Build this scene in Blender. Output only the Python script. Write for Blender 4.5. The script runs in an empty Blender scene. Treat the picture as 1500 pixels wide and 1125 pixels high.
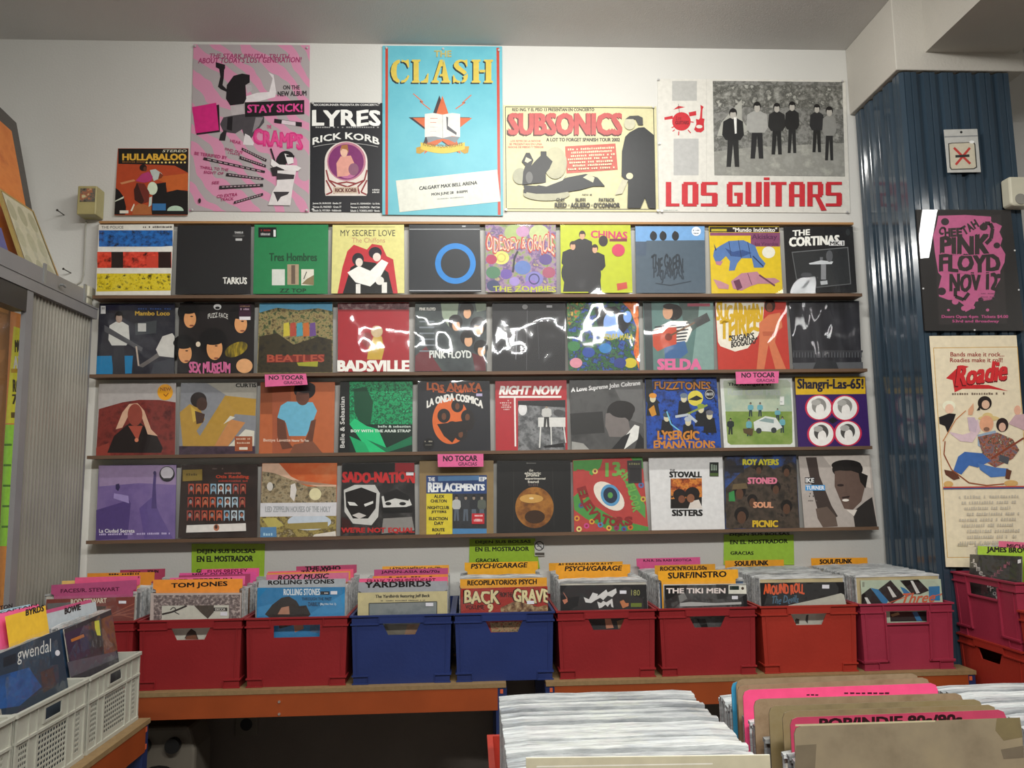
import bpy, bmesh, math, random
from mathutils import Vector, Matrix
random.seed(7)
SC = bpy.context.scene
COL = SC.collection

# ------------------------------------------------------------------ camera
F = 1180.0
CAM = Vector((0.0, -3.455, 1.55))
_p, _y, _r = [math.radians(a) for a in (7.008, 2.956, -0.841)]
FW = Vector((math.sin(_y) * math.cos(_p), math.cos(_y) * math.cos(_p), math.sin(_p)))
_R0 = Vector((math.cos(_y), -math.sin(_y), 0)); _U0 = _R0.cross(FW)
RT = math.cos(_r) * _R0 + math.sin(_r) * _U0
UP = -math.sin(_r) * _R0 + math.cos(_r) * _U0
cd = bpy.data.cameras.new('camera'); cam = bpy.data.objects.new('camera', cd); COL.objects.link(cam)
cd.sensor_width = 36.0; cd.lens = 36.0 * F / 1500.0; cd.clip_start = 0.05
mw = Matrix((RT, UP, -FW)).transposed().to_4x4(); mw.translation = CAM
cam.matrix_world = mw
SC.camera = cam
SC.view_settings.view_transform = 'Standard'; SC.view_settings.look = 'None'
SC.view_settings.gamma = 1.0; SC.view_settings.use_curve_mapping = False
SC.view_settings.exposure = 0.0

# ------------------------------------------------------------------ light
W = bpy.data.worlds.new('world'); SC.world = W; W.use_nodes = True
W.node_tree.nodes['Background'].inputs[0].default_value = (1.0, 0.96, 0.88, 1)
W.node_tree.nodes['Background'].inputs[1].default_value = 0.10

def lamp(name, loc, aim, sx, sy, power, col=(1, 0.98, 0.93), spin=0.0):
    l = bpy.data.lights.new(name, 'AREA'); l.shape = 'RECTANGLE'; l.size = sx; l.size_y = sy
    l.energy = power; l.color = col
    o = bpy.data.objects.new(name, l); COL.objects.link(o)
    o.location = loc
    d = (Vector(aim) - Vector(loc)).normalized()
    o.rotation_euler = d.to_track_quat('-Z', 'Y').to_euler()
    o.rotation_euler.rotate_axis('Z', spin)
    return o
lamp('fluorescent_tube', (0.35, -1.18, 3.44), (0.35, -0.30, 2.4), 1.3, 0.10, 27)
lamp('fluorescent_tube', (-0.2, -3.7, 3.44), (-0.1, -2.6, 0), 1.5, 0.10, 68)
lamp('fluorescent_tube', (1.2, -3.5, 3.44), (1.3, -2.6, 0), 1.5, 0.10, 63)
lamp('window_poster_fill', (-1.615, -0.585, 1.6), (-1.80, -0.42, 1.6), 0.03, 1.2, 2.2, (1, 0.97, 0.9))  # added fill lamp tucked behind the gate post to brighten the window posters
lamp('fluorescent_tube', (3.55, -3.3, 3.44), (3.4, -3.0, 0), 1.2, 0.10, 9, spin=math.pi / 2)
lamp('fluorescent_tube', (2.85, -3.3, 3.44), (2.8, -3.0, 0), 1.2, 0.10, 9, spin=math.pi / 2)

# ------------------------------------------------------------------ helpers
def ray(px, py):
    return RT * ((px - 750.0) / F) + UP * (-(py - 562.5) / F) + FW
def at_y(px, py, Y):
    d = ray(px, py); return CAM + d * ((Y - CAM.y) / d.y)
def at_x(px, py, X):
    d = ray(px, py); return CAM + d * ((X - CAM.x) / d.x)
def at_z(px, py, Z):
    d = ray(px, py); return CAM + d * ((Z - CAM.z) / d.z)

def lin(h):
    h = h.lstrip('#')
    if len(h) == 3: h = ''.join(c * 2 for c in h)
    out = []
    for i in (0, 2, 4):
        c = int(h[i:i + 2], 16) / 255.0
        out.append(c / 12.92 if c <= 0.04045 else ((c + 0.055) / 1.055) ** 2.4)
    return out
def gcol(h, g=1.0):
    return tuple(min(0.9, c * g) for c in lin(h)) + (1.0,)

MATS = {}
def node_mat(name):
    m = bpy.data.materials.new(name); m.use_nodes = True
    nt = m.node_tree; b = nt.nodes['Principled BSDF']
    return m, nt, b
def pset(b, **k):
    for a, v in k.items():
        n = {'spec': 'Specular IOR Level', 'rough': 'Roughness', 'metal': 'Metallic', 'col': 'Base Color',
             'coat': 'Coat Weight', 'coatr': 'Coat Roughness', 'trans': 'Transmission Weight', 'ior': 'IOR', 'alpha': 'Alpha'}[a]
        b.inputs[n].default_value = v
def coords(nt, scale=1.0, kind='Object', stretch=None):
    tc = nt.nodes.new('ShaderNodeTexCoord'); mp = nt.nodes.new('ShaderNodeMapping')
    s = stretch or (1, 1, 1)
    mp.inputs['Scale'].default_value = (scale * s[0], scale * s[1], scale * s[2])
    nt.links.new(tc.outputs[kind], mp.inputs['Vector']); return mp.outputs['Vector']
def shuffled(nt, vec):   # each copy of an object gets its own stretch of the pattern
    oi = nt.nodes.new('ShaderNodeObjectInfo'); m = nt.nodes.new('ShaderNodeMath'); m.operation = 'MULTIPLY'; m.inputs[1].default_value = 40.0
    nt.links.new(oi.outputs['Random'], m.inputs[0]); a = nt.nodes.new('ShaderNodeVectorMath'); a.operation = 'ADD'
    nt.links.new(vec, a.inputs[0]); nt.links.new(m.outputs[0], a.inputs[1]); return a.outputs[0]
def noise(nt, vec, scale, detail=3.0, rough=0.55):
    n = nt.nodes.new('ShaderNodeTexNoise'); n.inputs['Scale'].default_value = scale
    n.inputs['Detail'].default_value = detail; n.inputs['Roughness'].default_value = rough
    nt.links.new(vec, n.inputs['Vector']); return n.outputs['Fac']
def ramp(nt, fac, stops, mode='LINEAR'):
    r = nt.nodes.new('ShaderNodeValToRGB'); cr = r.color_ramp; cr.interpolation = mode
    while len(cr.elements) > 1: cr.elements.remove(cr.elements[-1])
    cr.elements[0].position = stops[0][0]; cr.elements[0].color = stops[0][1]
    for p, c in stops[1:]:
        e = cr.elements.new(p); e.color = c
    nt.links.new(fac, r.inputs['Fac']); return r.outputs['Color']
def bump(nt, b, h, strength, dist=0.01):
    n = nt.nodes.new('ShaderNodeBump'); n.inputs['Strength'].default_value = strength; n.inputs['Distance'].default_value = dist
    nt.links.new(h, n.inputs['Height']); nt.links.new(n.outputs['Normal'], b.inputs['Normal']); return n
def surf(name, c, var=0.08, scale=6.0, rough=0.6, spec=0.4, bstr=0.0, bscale=60.0, metal=0.0, coat=0.0, stretch=None):
    if name in MATS: return MATS[name]
    m, nt, b = node_mat(name)
    v = coords(nt, 1.0, 'Object', stretch)
    f = noise(nt, v, scale, 4.0)
    c = gcol(c) if isinstance(c, str) else c
    lo = tuple(x * (1 - var) for x in c[:3]) + (1,); hi = tuple(min(0.95, x * (1 + var)) for x in c[:3]) + (1,)
    nt.links.new(ramp(nt, f, [(0.3, lo), (0.7, hi)]), b.inputs['Base Color'])
    pset(b, rough=rough, spec=spec, metal=metal, coat=coat)
    if bstr: bump(nt, b, noise(nt, v, bscale, 3.0), bstr)
    MATS[name] = m; return m
def ink(c, g=1.0):
    k = ('ink', c, round(g, 2))
    if k in MATS: return MATS[k]
    m, nt, b = node_mat('print_ink')
    f = noise(nt, coords(nt), 45.0, 3.0)
    q = gcol(c, g)
    nt.links.new(ramp(nt, f, [(0.3, tuple(x * 0.93 for x in q[:3]) + (1,)), (0.7, tuple(min(.92, x * 1.06) for x in q[:3]) + (1,))]), b.inputs['Base Color'])
    pset(b, rough=0.42, spec=0.35); MATS[k] = m; return m
class Mot:
    "a mottled printed picture: colours of a photograph broken up by noise"
    def __init__(s, cols, scale=25.0, stretch=(1, 1, 1), detail=5.0, hard=False, wave=0):
        s.cols = cols; s.scale = scale; s.stretch = stretch; s.detail = detail; s.hard = hard; s.wave = wave
def mot_mat(mo, g=1.0):
    k = ('mot', tuple(mo.cols), mo.scale, mo.stretch, mo.hard, mo.wave, round(g, 2))
    if k in MATS: return MATS[k]
    m, nt, b = node_mat('printed_picture')
    v = coords(nt, 1.0, 'Object', mo.stretch)
    if mo.wave:
        w = nt.nodes.new('ShaderNodeTexWave'); w.inputs['Scale'].default_value = mo.scale; w.inputs['Distortion'].default_value = mo.wave
        w.inputs['Detail'].default_value = 1.5; w.inputs['Detail Scale'].default_value = 1.0
        w.bands_direction = 'DIAGONAL'
        nt.links.new(v, w.inputs['Vector']); f = w.outputs['Fac']; lo, hi = 0.15, 0.85
    else:
        f = noise(nt, v, mo.scale, mo.detail, 0.62); lo, hi = 0.34, 0.66
    n = len(mo.cols)
    st = [(lo + (hi - lo) * i / max(1, n - (0 if mo.hard else 1)), gcol(c, g)) for i, c in enumerate(mo.cols)]
    nt.links.new(ramp(nt, f, st, 'CONSTANT' if mo.hard else 'LINEAR'), b.inputs['Base Color'])
    pset(b, rough=0.42, spec=0.35); MATS[k] = m; return m
def mat_of(c, g=1.0):
    if isinstance(c, str): return ink(c, g)
    if isinstance(c, Mot): return mot_mat(c, g)
    return c

def film_mat(name, tint=0.0, wr=0.35, scale=22.0, stretch=(1, 1, 1), rough=0.07, base=0.05, detail=2.0):
    "clear plastic sleeve: see-through, shiny, a little wrinkled"
    if name in MATS: return MATS[name]
    m = bpy.data.materials.new(name); m.use_nodes = True; nt = m.node_tree; nt.nodes.clear()
    out = nt.nodes.new('ShaderNodeOutputMaterial')
    tr = nt.nodes.new('ShaderNodeBsdfTransparent'); gl = nt.nodes.new('ShaderNodeBsdfGlossy'); gl.inputs['Roughness'].default_value = rough
    gl.inputs['Color'].default_value = (0.95, 0.97, 1, 1)
    fr = nt.nodes.new('ShaderNodeLayerWeight'); fr.inputs['Blend'].default_value = 0.5
    pw = nt.nodes.new('ShaderNodeMath'); pw.operation = 'POWER'; pw.inputs[1].default_value = 5.0; nt.links.new(fr.outputs['Facing'], pw.inputs[0])
    v = shuffled(nt, coords(nt, 1.0, 'Object', stretch))
    h = noise(nt, v, scale, detail, 0.5)
    bp = nt.nodes.new('ShaderNodeBump'); bp.inputs['Strength'].default_value = wr; bp.inputs['Distance'].default_value = 0.02
    nt.links.new(h, bp.inputs['Height']); nt.links.new(bp.outputs['Normal'], gl.inputs['Normal']); nt.links.new(bp.outputs['Normal'], fr.inputs['Normal'])
    ad = nt.nodes.new('ShaderNodeMath'); ad.operation = 'MULTIPLY_ADD'; ad.use_clamp = True; ad.inputs[1].default_value = 0.9; ad.inputs[2].default_value = base + 0.045
    nt.links.new(pw.outputs[0], ad.inputs[0])
    mx = nt.nodes.new('ShaderNodeMixShader'); nt.links.new(ad.outputs[0], mx.inputs[0])
    if tint > 0:
        df = nt.nodes.new('ShaderNodeBsdfDiffuse'); df.inputs['Color'].default_value = (0.85, 0.87, 0.88, 1)
        m2 = nt.nodes.new('ShaderNodeMixShader'); m2.inputs[0].default_value = tint
        nt.links.new(tr.outputs[0], m2.inputs[1]); nt.links.new(df.outputs[0], m2.inputs[2]); nt.links.new(m2.outputs[0], mx.inputs[1])
    else:
        nt.links.new(tr.outputs[0], mx.inputs[1])
    nt.links.new(gl.outputs[0], mx.inputs[2]); nt.links.new(mx.outputs[0], out.inputs[0])
    MATS[name] = m; return m

class MB:
    "collects boxes, prisms, tubes and polygons and links them as ONE mesh object"
    def __init__(s): s.v = []; s.f = []; s.m = []
    def face(s, pts, m=0):
        n = len(s.v); s.v += [tuple(p) for p in pts]; s.f.append(tuple(range(n, n + len(pts)))); s.m.append(m)
    def hexa(s, p, m=0):   # 8 points: bottom 4 ccw, top 4 ccw
        n = len(s.v); s.v += [tuple(q) for q in p]
        for q in ((3, 2, 1, 0), (4, 5, 6, 7), (0, 1, 5, 4), (1, 2, 6, 5), (2, 3, 7, 6), (3, 0, 4, 7)):
            s.f.append(tuple(n + i for i in q)); s.m.append(m)
    def box(s, x0, x1, y0, y1, z0, z1, m=0):
        s.hexa([(x0, y0, z0), (x1, y0, z0), (x1, y1, z0), (x0, y1, z0), (x0, y0, z1), (x1, y0, z1), (x1, y1, z1), (x0, y1, z1)], m)
    def prism(s, pts, a, b, axis='y', m=0):
        def mk(p, t):
            return (p[0], t, p[1]) if axis == 'y' else ((t, p[0], p[1]) if axis == 'x' else (p[0], p[1], t))
        n = len(s.v); k = len(pts)
        s.v += [mk(p, a) for p in pts] + [mk(p, b) for p in pts]
        s.f.append(tuple(range(n, n + k))); s.f.append(tuple(range(n + 2 * k - 1, n + k - 1, -1))); s.m += [m, m]
        for i in range(k):
            j = (i + 1) % k; s.f.append((n + j, n + i, n + k + i, n + k + j)); s.m.append(m)
    def tube(s, pts, r, k=8, m=0):
        pts = [Vector(p) for p in pts]; n0 = len(s.v)
        for i, p in enumerate(pts):
            d = (pts[min(i + 1, len(pts) - 1)] - pts[max(i - 1, 0)]).normalized()
            a = d.orthogonal().normalized() if i == 0 else (a - d * a.dot(d)).normalized()
            b = d.cross(a)
            for q in range(k):
                t = 2 * math.pi * q / k; s.v.append(tuple(p + (a * math.cos(t) + b * math.sin(t)) * r))
        for i in range(len(pts) - 1):
            for q in range(k):
                e = (q + 1) % k
                s.f.append((n0 + i * k + q, n0 + i * k + e, n0 + (i + 1) * k + e, n0 + (i + 1) * k + q)); s.m.append(m)
        s.f.append(tuple(n0 + q for q in reversed(range(k)))); s.m.append(m)
        s.f.append(tuple(n0 + (len(pts) - 1) * k + q for q in range(k))); s.m.append(m)
    def disc(s, c, ax, ay, n=28, m=0):
        c, ax, ay = Vector(c), Vector(ax), Vector(ay)
        s.face([c + ax * math.cos(2 * math.pi * i / n) + ay * math.sin(2 * math.pi * i / n) for i in range(n)], m)
    def build(s, name, mats, parent=None, origin=None, bevel=0.0, smooth=False, fix=True):
        me = bpy.data.meshes.new(name)
        o0 = Vector(origin) if origin is not None else Vector((0, 0, 0))
        me.from_pydata([tuple(Vector(v) - o0) for v in s.v], [], s.f)
        for m in (mats if isinstance(mats, (list, tuple)) else [mats]): me.materials.append(m)
        me.polygons.foreach_set('material_index', s.m)
        if fix:
            bm = bmesh.new(); bm.from_mesh(me); bmesh.ops.recalc_face_normals(bm, faces=bm.faces); bm.to_mesh(me); bm.free()
        if smooth: me.polygons.foreach_set('use_smooth', [True] * len(me.polygons))
        o = bpy.data.objects.new(name, me); COL.objects.link(o); o.location = o0
        if bevel:
            b = o.modifiers.new('bevel', 'BEVEL'); b.width = bevel; b.segments = 2; b.limit_method = 'ANGLE'
        if parent is not None:
            o.parent = parent; o.matrix_parent_inverse = parent.matrix_world.inverted()
        return o

def tag(o, label, cat, group=None):
    o['label'] = label; o['category'] = cat
    if group: o['group'] = group
    return o
def structure(o, label=None):
    o['kind'] = 'structure'
    if label: o['label'] = label
    return o
def empty(name, loc):
    o = bpy.data.objects.new(name, None); COL.objects.link(o); o.location = loc; o.empty_display_size = 0.05
    bpy.context.view_layer.update(); return o

# ------------------------------------------------------------------ flat printed art on real boards
TXT = {}
def glyphs(s, bold=0.0, shear=0.0, space=1.0):
    k = (s, bold, shear, space)
    if k in TXT: return TXT[k]
    cu = bpy.data.curves.new('lettering', 'FONT'); cu.body = s; cu.resolution_u = 2; cu.offset = bold; cu.shear = shear; cu.space_character = space
    cu.fill_mode = 'FRONT' if hasattr(cu, 'fill_mode') else None
    ob = bpy.data.objects.new('lettering', cu)
    me = bpy.data.meshes.new_from_object(ob)
    vs = [(v.co.x, v.co.y) for v in me.vertices]; fs = [tuple(p.vertices) for p in me.polygons]
    bpy.data.objects.remove(ob); bpy.data.curves.remove(cu); bpy.data.meshes.remove(me)
    if not vs: vs = [(0, 0), (1, 1)]
    x0 = min(v[0] for v in vs); x1 = max(v[0] for v in vs); y0 = min(v[1] for v in vs); y1 = max(v[1] for v in vs)
    vs = [((a - x0) / max(1e-6, x1 - x0), (b - y0) / max(1e-6, y1 - y0)) for a, b in vs]
    TXT[k] = (vs, fs); return TXT[k]

class Art:
    STEP = 0.00003
    def __init__(s, p0, n, o=(0, 0), sc=1.0, g=1.0):
        s.p0 = Vector(p0); s.n = Vector(n).normalized(); s.o = o; s.sc = sc; s.g = g
        s.ex = Vector((0, 0, 1)).cross(s.n).normalized(); s.ey = s.n.cross(s.ex).normalized()
        s.v = []; s.f = []; s.m = []; s.mats = []; s.c = 0.0; s.subs = []; s.lim = None
    def loc(s, x, y):
        d = ray(s.o[0] + x / s.sc, s.o[1] + y / s.sc)
        p = CAM + d * ((s.p0 - CAM).dot(s.n) / d.dot(s.n)) - s.p0
        return (p.dot(s.ex), p.dot(s.ey))
    def mi(s, c):
        m = mat_of(c, s.g)
        if m not in s.mats: s.mats.append(m)
        return s.mats.index(m)
    def up(s): s.c += s.STEP
    def put(s, pts, c):   # plane coordinates
        n = len(s.v); s.v += [(a, b, s.c) for a, b in pts]; s.f.append(tuple(range(n, n + len(pts)))); s.m.append(s.mi(c))
    def board(s, TL, TR, c, h=None, BL=None, BR=None, th=0.003, edge=None, wav=0):
        A, B = s.loc(*TL), s.loc(*TR)
        if BL: C, D = s.loc(*BL), s.loc(*BR)
        else: C, D = (A[0], A[1] - h), (B[0], B[1] - h)
        s.quad = (A, B, C, D)
        s.put([C, D, B, A], c)
        e = s.mi(edge if edge else c); n = len(s.v)
        for a, b in (C, D, B, A): s.v.append((a, b, 0.0))
        for a, b in (C, D, B, A): s.v.append((a, b, -th))
        for i in range(4):
            j = (i + 1) % 4; s.f.append((n + j, n + i, n + 4 + i, n + 4 + j)); s.m.append(e)
        s.f.append((n + 7, n + 6, n + 5, n + 4)); s.m.append(e)
        s.th = th
        return s
    def P(s, c, pts):
        s.up()
        if isinstance(pts, str): pts = [tuple(map(float, q.split(','))) for q in pts.split()]
        s.put([s.loc(*p) for p in pts], c); return s
    def R(s, c, x0, y0, x1, y1): return s.P(c, [(x0, y1), (x1, y1), (x1, y0), (x0, y0)])
    def E(s, c, cx, cy, rx, ry=None, n=24, rot=0.0, a0=0, a1=360):
        ry = rx if ry is None else ry; k = math.radians(rot); pts = []
        full = a1 - a0 >= 360
        for i in range(n + (0 if full else 1)):
            t = math.radians(a0 + (a1 - a0) * i / n); x = rx * math.cos(t); y = -ry * math.sin(t)
            pts.append((cx + x * math.cos(k) - y * math.sin(k), cy + x * math.sin(k) + y * math.cos(k)))
        return s.P(c, pts)
    def ring(s, c, cx, cy, r0, r1, n=36):
        s.up(); q = []
        for i in range(n):
            t = 2 * math.pi * i / n; q.append((math.cos(t), math.sin(t)))
        for i in range(n):
            a, b = q[i], q[(i + 1) % n]
            s.put([s.loc(cx + a[0] * r0, cy + a[1] * r0), s.loc(cx + a[0] * r1, cy + a[1] * r1), s.loc(cx + b[0] * r1, cy + b[1] * r1), s.loc(cx + b[0] * r0, cy + b[1] * r0)], c)
        return s
    def L(s, c, pts, w):   # a stroke of width w through points
        s.up()
        if isinstance(pts, str): pts = [tuple(map(float, q.split(','))) for q in pts.split()]
        for (x0, y0), (x1, y1) in zip(pts, pts[1:]):
            d = math.hypot(x1 - x0, y1 - y0) or 1; nx, ny = -(y1 - y0) / d * w / 2, (x1 - x0) / d * w / 2
            s.put([s.loc(x0 + nx, y0 + ny), s.loc(x1 + nx, y1 + ny), s.loc(x1 - nx, y1 - ny), s.loc(x0 - nx, y0 - ny)], c)
        return s
    def T(s, t, c, x0, y0, x1, y1, tilt=0.0, b=0.02, sh=0.0, arch=0.0, wob=0.0, vert=False, grow=0.0):
        s.up(); vs, fs = glyphs(t, 0.0, sh); k = s.mi(c)
        e = min(b, .08) / .04 * .055 * abs((x1 - x0) if vert else (y1 - y0))
        e = min(e, .11 * abs((y1 - y0) if vert else (x1 - x0)) / max(1, len(t)))
        for qx, qy in (((0, 0),) if b < .012 else ((-e, -e * .6), (e, -e * .6), (-e, e * .6), (e, e * .6), (0, 0))):
          n = len(s.v); s.c += 0.00002
          for u, v in vs:
            if wob: v, u = v + wob * math.sin(u * 17.0) * 0.5, u + wob * 0.02 * math.sin(v * 9 + u * 31)
            if grow: v = 0.5 + (v - 0.5) * (1 + grow * (2 * u - 1))
            if vert: x = x0 + (x1 - x0) * (1 - v); y = y1 - u * (y1 - y0)
            else:
                x = x0 + u * (x1 - x0); y = y1 + v * (y0 - y1) + tilt * u + arch * (2 * u - 1) ** 2
            a, bb = s.loc(x + qx, y + qy); s.v.append((a, bb, s.c))
          for f in fs: s.f.append(tuple(n + i for i in f)); s.m.append(k)
        return s
    def along(s, t, c, pts, hgt, wd=None, b=0.04, wob=0.0):   # letters set one by one along a line of points
        ds = [0.0]
        for p, q in zip(pts, pts[1:]): ds.append(ds[-1] + math.hypot(q[0] - p[0], q[1] - p[1]))
        st = ds[-1] / len(t); wd = wd or st * .86; s.up(); k = s.mi(c)
        for i, ch in enumerate(t):
            if ch == ' ': continue
            d = st * (i + .5); j = max(0, min(len(pts) - 2, next((m for m in range(len(ds) - 1) if ds[m + 1] >= d), len(pts) - 2)))
            f = (d - ds[j]) / max(1e-6, ds[j + 1] - ds[j]); x = pts[j][0] + (pts[j + 1][0] - pts[j][0]) * f; y = pts[j][1] + (pts[j + 1][1] - pts[j][1]) * f
            a = math.atan2(pts[j + 1][1] - pts[j][1], pts[j + 1][0] - pts[j][0]); h = hgt * (1 + wob * math.sin(i * 2.1))
            vs, fs = glyphs(ch, b); n = len(s.v); w = wd * (.4 if ch in "I'!." else 1)
            for u, v in vs:
                X = (u - .5) * w; Y = -(v - .5) * h
                p = s.loc(x + X * math.cos(a) - Y * math.sin(a), y + X * math.sin(a) + Y * math.cos(a)); s.v.append((p[0], p[1], s.c))
            for g in fs: s.f.append(tuple(n + m for m in g)); s.m.append(k)
        return s
    def scr(s, c, x0, y0, x1, y1, n=10, h=None, tilt=0):   # marks too small or cut off to read
        r = random.Random(int(x0 * 7 + y0 * 13)); w = (x1 - x0) / n
        for i in range(n):
            if r.random() < 0.12: continue
            a = x0 + i * w; d = tilt * i / n
            s.R(c, a + w * 0.08, y0 + d + (y1 - y0) * r.uniform(0, .25), a + w * r.uniform(.6, .9), y1 + d)
        return s
    def sub(s, name, label=None):
        a = Art(s.p0, s.n, s.o, s.sc, s.g); a.c = s.c + 0.0006; a.name = name; a.label = label; s.subs.append(a); return a
    def person(s, x, y0, y1, w, coat, legs, skin='9a8a7a', hair='1c1a1a', legw=0.8):
        h = y1 - y0; hr = h * 0.075
        s.P(legs, [(x - w * .30 * legw, y0 + h * .5), (x + w * .30 * legw, y0 + h * .5), (x + w * .36 * legw, y1), (x + w * .10 * legw, y1), (x, y0 + h * .6), (x - w * .12 * legw, y1), (x - w * .38 * legw, y1)])
        s.P(coat, [(x - w * .16, y0 + h * .16), (x + w * .16, y0 + h * .16), (x + w * .45, y0 + h * .22), (x + w * .5, y0 + h * .45), (x + w * .34, y0 + h * .54), (x - w * .34, y0 + h * .54), (x - w * .5, y0 + h * .45), (x - w * .45, y0 + h * .22)])
        s.E(hair, x, y0 + h * .075, hr * .92, hr * 1.15, 14); s.E(skin, x, y0 + h * .105, hr * .70, hr * .98, 14); s.E(hair, x, y0 + h * .035, hr * .8, hr * .42, 12)
        return s
    def head(s, x, y, r, skin, hair, shadow=None, shoulders=None, dark='2a1f1c'):
        if shoulders: s.P(shoulders, [(x - r * 2.0, y + r * 3.0), (x - r * 1.7, y + r * 1.8), (x - r * .5, y + r * 1.25), (x + r * .5, y + r * 1.25), (x + r * 1.7, y + r * 1.8), (x + r * 2.0, y + r * 3.0)])
        s.E(hair, x, y - r * .25, r * 1.12, r * 1.2, 20)
        s.E(skin, x, y + r * .18, r * .78, r * 1.08, 20)
        s.E(hair, x, y - r * .62, r * .92, r * .52, 16)
        for d in (-1, 1):
            s.E(dark, x + d * r * .33, y + r * .08, r * .17, r * .07, 10)
        s.P(dark, [(x - r * .10, y + r * .52), (x + r * .12, y + r * .52), (x + r * .02, y + r * .58)])
        s.E(dark, x, y + r * .80, r * .26, r * .07, 10)
        return s
    def make(s, name, parent=None, label=None, cat=None, group=None, film=None, film_pad=0.001, film_off=0.003, film_ext=None, flat=False):
        if parent is None:
            A, B, C, D = s.quad; oa, ob = (C[0] + D[0]) / 2, min(C[1], D[1])
        else:
            oa, ob = parent['_oa'], parent['_ob']
        s.oa, s.ob = oa, ob
        if s.lim:   # keep every layer between what it stands on and what is above it
            cl = lambda L: [(min(max(a, s.lim[2]), s.lim[3]), min(max(b, s.lim[0]), s.lim[1]), c) for a, b, c in L]
            s.v = cl(s.v)
            for q in s.subs: q.v = cl(q.v)
        def mk(nm, verts, faces, mi, mats):
            me = bpy.data.meshes.new(nm); me.from_pydata([(a - oa, b - ob, c) for a, b, c in verts], [], faces)
            for m in mats: me.materials.append(m)
            me.polygons.foreach_set('material_index', mi)
            o = bpy.data.objects.new(nm, me); COL.objects.link(o); return o
        o = mk(name, s.v, s.f, s.m, s.mats)
        R = Matrix((s.ex, s.ey, s.n)).transposed().to_4x4(); R.translation = s.p0 + s.ex * oa + s.ey * ob
        o.matrix_world = R
        if label: tag(o, label, cat, group)
        for a in s.subs:
            q = mk(a.name, a.v, a.f, a.m, a.mats); q.parent = o
            if a.label: q['label'] = a.label
        if film:
            A, B, C, D = s.quad; p = film_pad; ext = film_ext if film_ext is not None else p
            rr = random.Random(name + str(label)); N = 8; vs = []; fs = []
            for j in range(N + 1):
                for i in range(N + 1):
                    u, v = i / N, j / N
                    a = (A[0] * (1 - u) + B[0] * u) * v + (C[0] * (1 - u) + D[0] * u) * (1 - v)
                    b = (A[1] * (1 - u) + B[1] * u) * v + (C[1] * (1 - u) + D[1] * u) * (1 - v)
                    a += p * (2 * u - 1); b += (ext if v > .5 else 0) * (2 * v - 1)
                    if s.lim: a, b = min(max(a, s.lim[2]), s.lim[3]), min(max(b, s.lim[0]), s.lim[1])
                    vs.append((a, b, film_off + s.c + (0 if flat else rr.uniform(-.0009, .0009) - 0.0012 * ((2 * u - 1) ** 4 + (2 * v - 1) ** 4))))
            for j in range(N):
                for i in range(N):
                    k = j * (N + 1) + i; fs.append((k, k + 1, k + N + 2, k + N + 1))
            q = mk('plastic_sleeve', vs, fs, [0] * len(fs), [film]); q.data.polygons.foreach_set('use_smooth', [True] * len(fs))
            q.parent = o; q['label'] = 'clear plastic outer sleeve'
        return o
# ------------------------------------------------------------------ the setting
plaster = surf('white_plaster', (0.61, 0.605, 0.575, 1), 0.03, 1.6, 0.75, 0.25, 0.10, 110.0)
plaster2 = surf('cream_plaster', (0.53, 0.505, 0.455, 1), 0.04, 2.0, 0.7, 0.25, 0.2, 90.0)
ceil_m = surf('grey_ceiling_paint', (0.62, 0.61, 0.595, 1), 0.05, 1.2, 0.8, 0.2, 0.15, 160.0)
floor_m = surf('worn_floor_tiles', (0.10, 0.085, 0.075, 1), 0.25, 5.0, 0.6, 0.3)
def sbox(name, x0, x1, y0, y1, z0, z1, m):
    b = MB(); b.box(x0, x1, y0, y1, z0, z1); return structure(b.build(name, m))
sbox('floor', -3.2, 4.6, -6.5, 0.15, -0.1, 0.0, floor_m)
sbox('ceiling', -3.2, 4.6, -6.5, 0.15, 3.53, 3.63, ceil_m)
sbox('wall_back', -2.45, 4.6, 0.0, 0.15, 0.0, 3.53, plaster)
sbox('wall_left', -2.55, -2.45, -6.5, 0.15, 0.0, 3.53, plaster)
sbox('wall_right', 4.6, 4.7, -6.5, 0.15, 0.0, 3.53, plaster)
sbox('wall_front', -2.55, 4.7, -6.6, -6.5, 0.0, 3.53, plaster)

# pillar with corrugated cladding and a plastered head
PX0, PX1, PY = 1.772, 2.243, -0.408
b = MB(); b.box(PX0 + .02, PX1 - .02, PY + .02, 0.0, 0.0, 3.20)
pillar = structure(b.build('pillar', plaster2))
blue = surf('blue_painted_steel', '33424f', 0.12, 9.0, 0.12, 0.6, 0.06, 25.0, stretch=(1, 1, .25))
def profile(n, pitch):
    out = []
    for i in range(n):
        o = i * pitch
        out += [(o, 0.0), (o + pitch * .16, 0.0), (o + pitch * .27, .016), (o + pitch * .56, .016), (o + pitch * .60, .011), (o + pitch * .64, .016), (o + pitch * .88, .016)]
    out.append((n * pitch, 0.0)); return out
b = MB()
pl = [(PX0 + .016 - d, -t) for t, d in profile(5, (-PY) / 5)]                    # left face, wall -> corner
pf = [(PX0 + .0 + t, PY + .016 - d) for t, d in profile(6, (PX1 - PX0) / 6)]      # front face
pr_ = [(PX1 - .016 + d, PY + t) for t, d in profile(5, (-PY) / 5)]
path = pl + pf[1:] + pr_[1:]
for (x0, y0), (x1, y1) in zip(path, path[1:]):
    b.face([(x0, y0, 0.02), (x1, y1, 0.02), (x1, y1, 3.205), (x0, y0, 3.205)])
clad = b.build('cladding', blue, pillar, fix=False); clad['label'] = 'blue glossy corrugated steel cladding'
b = MB(); b.box(PX0 - .015, 2.305, PY - .004, 0.0, 3.212, 3.53)
cap = b.build('capital', plaster2, pillar, bevel=.004); cap['label'] = 'cream plastered pillar head'
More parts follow.
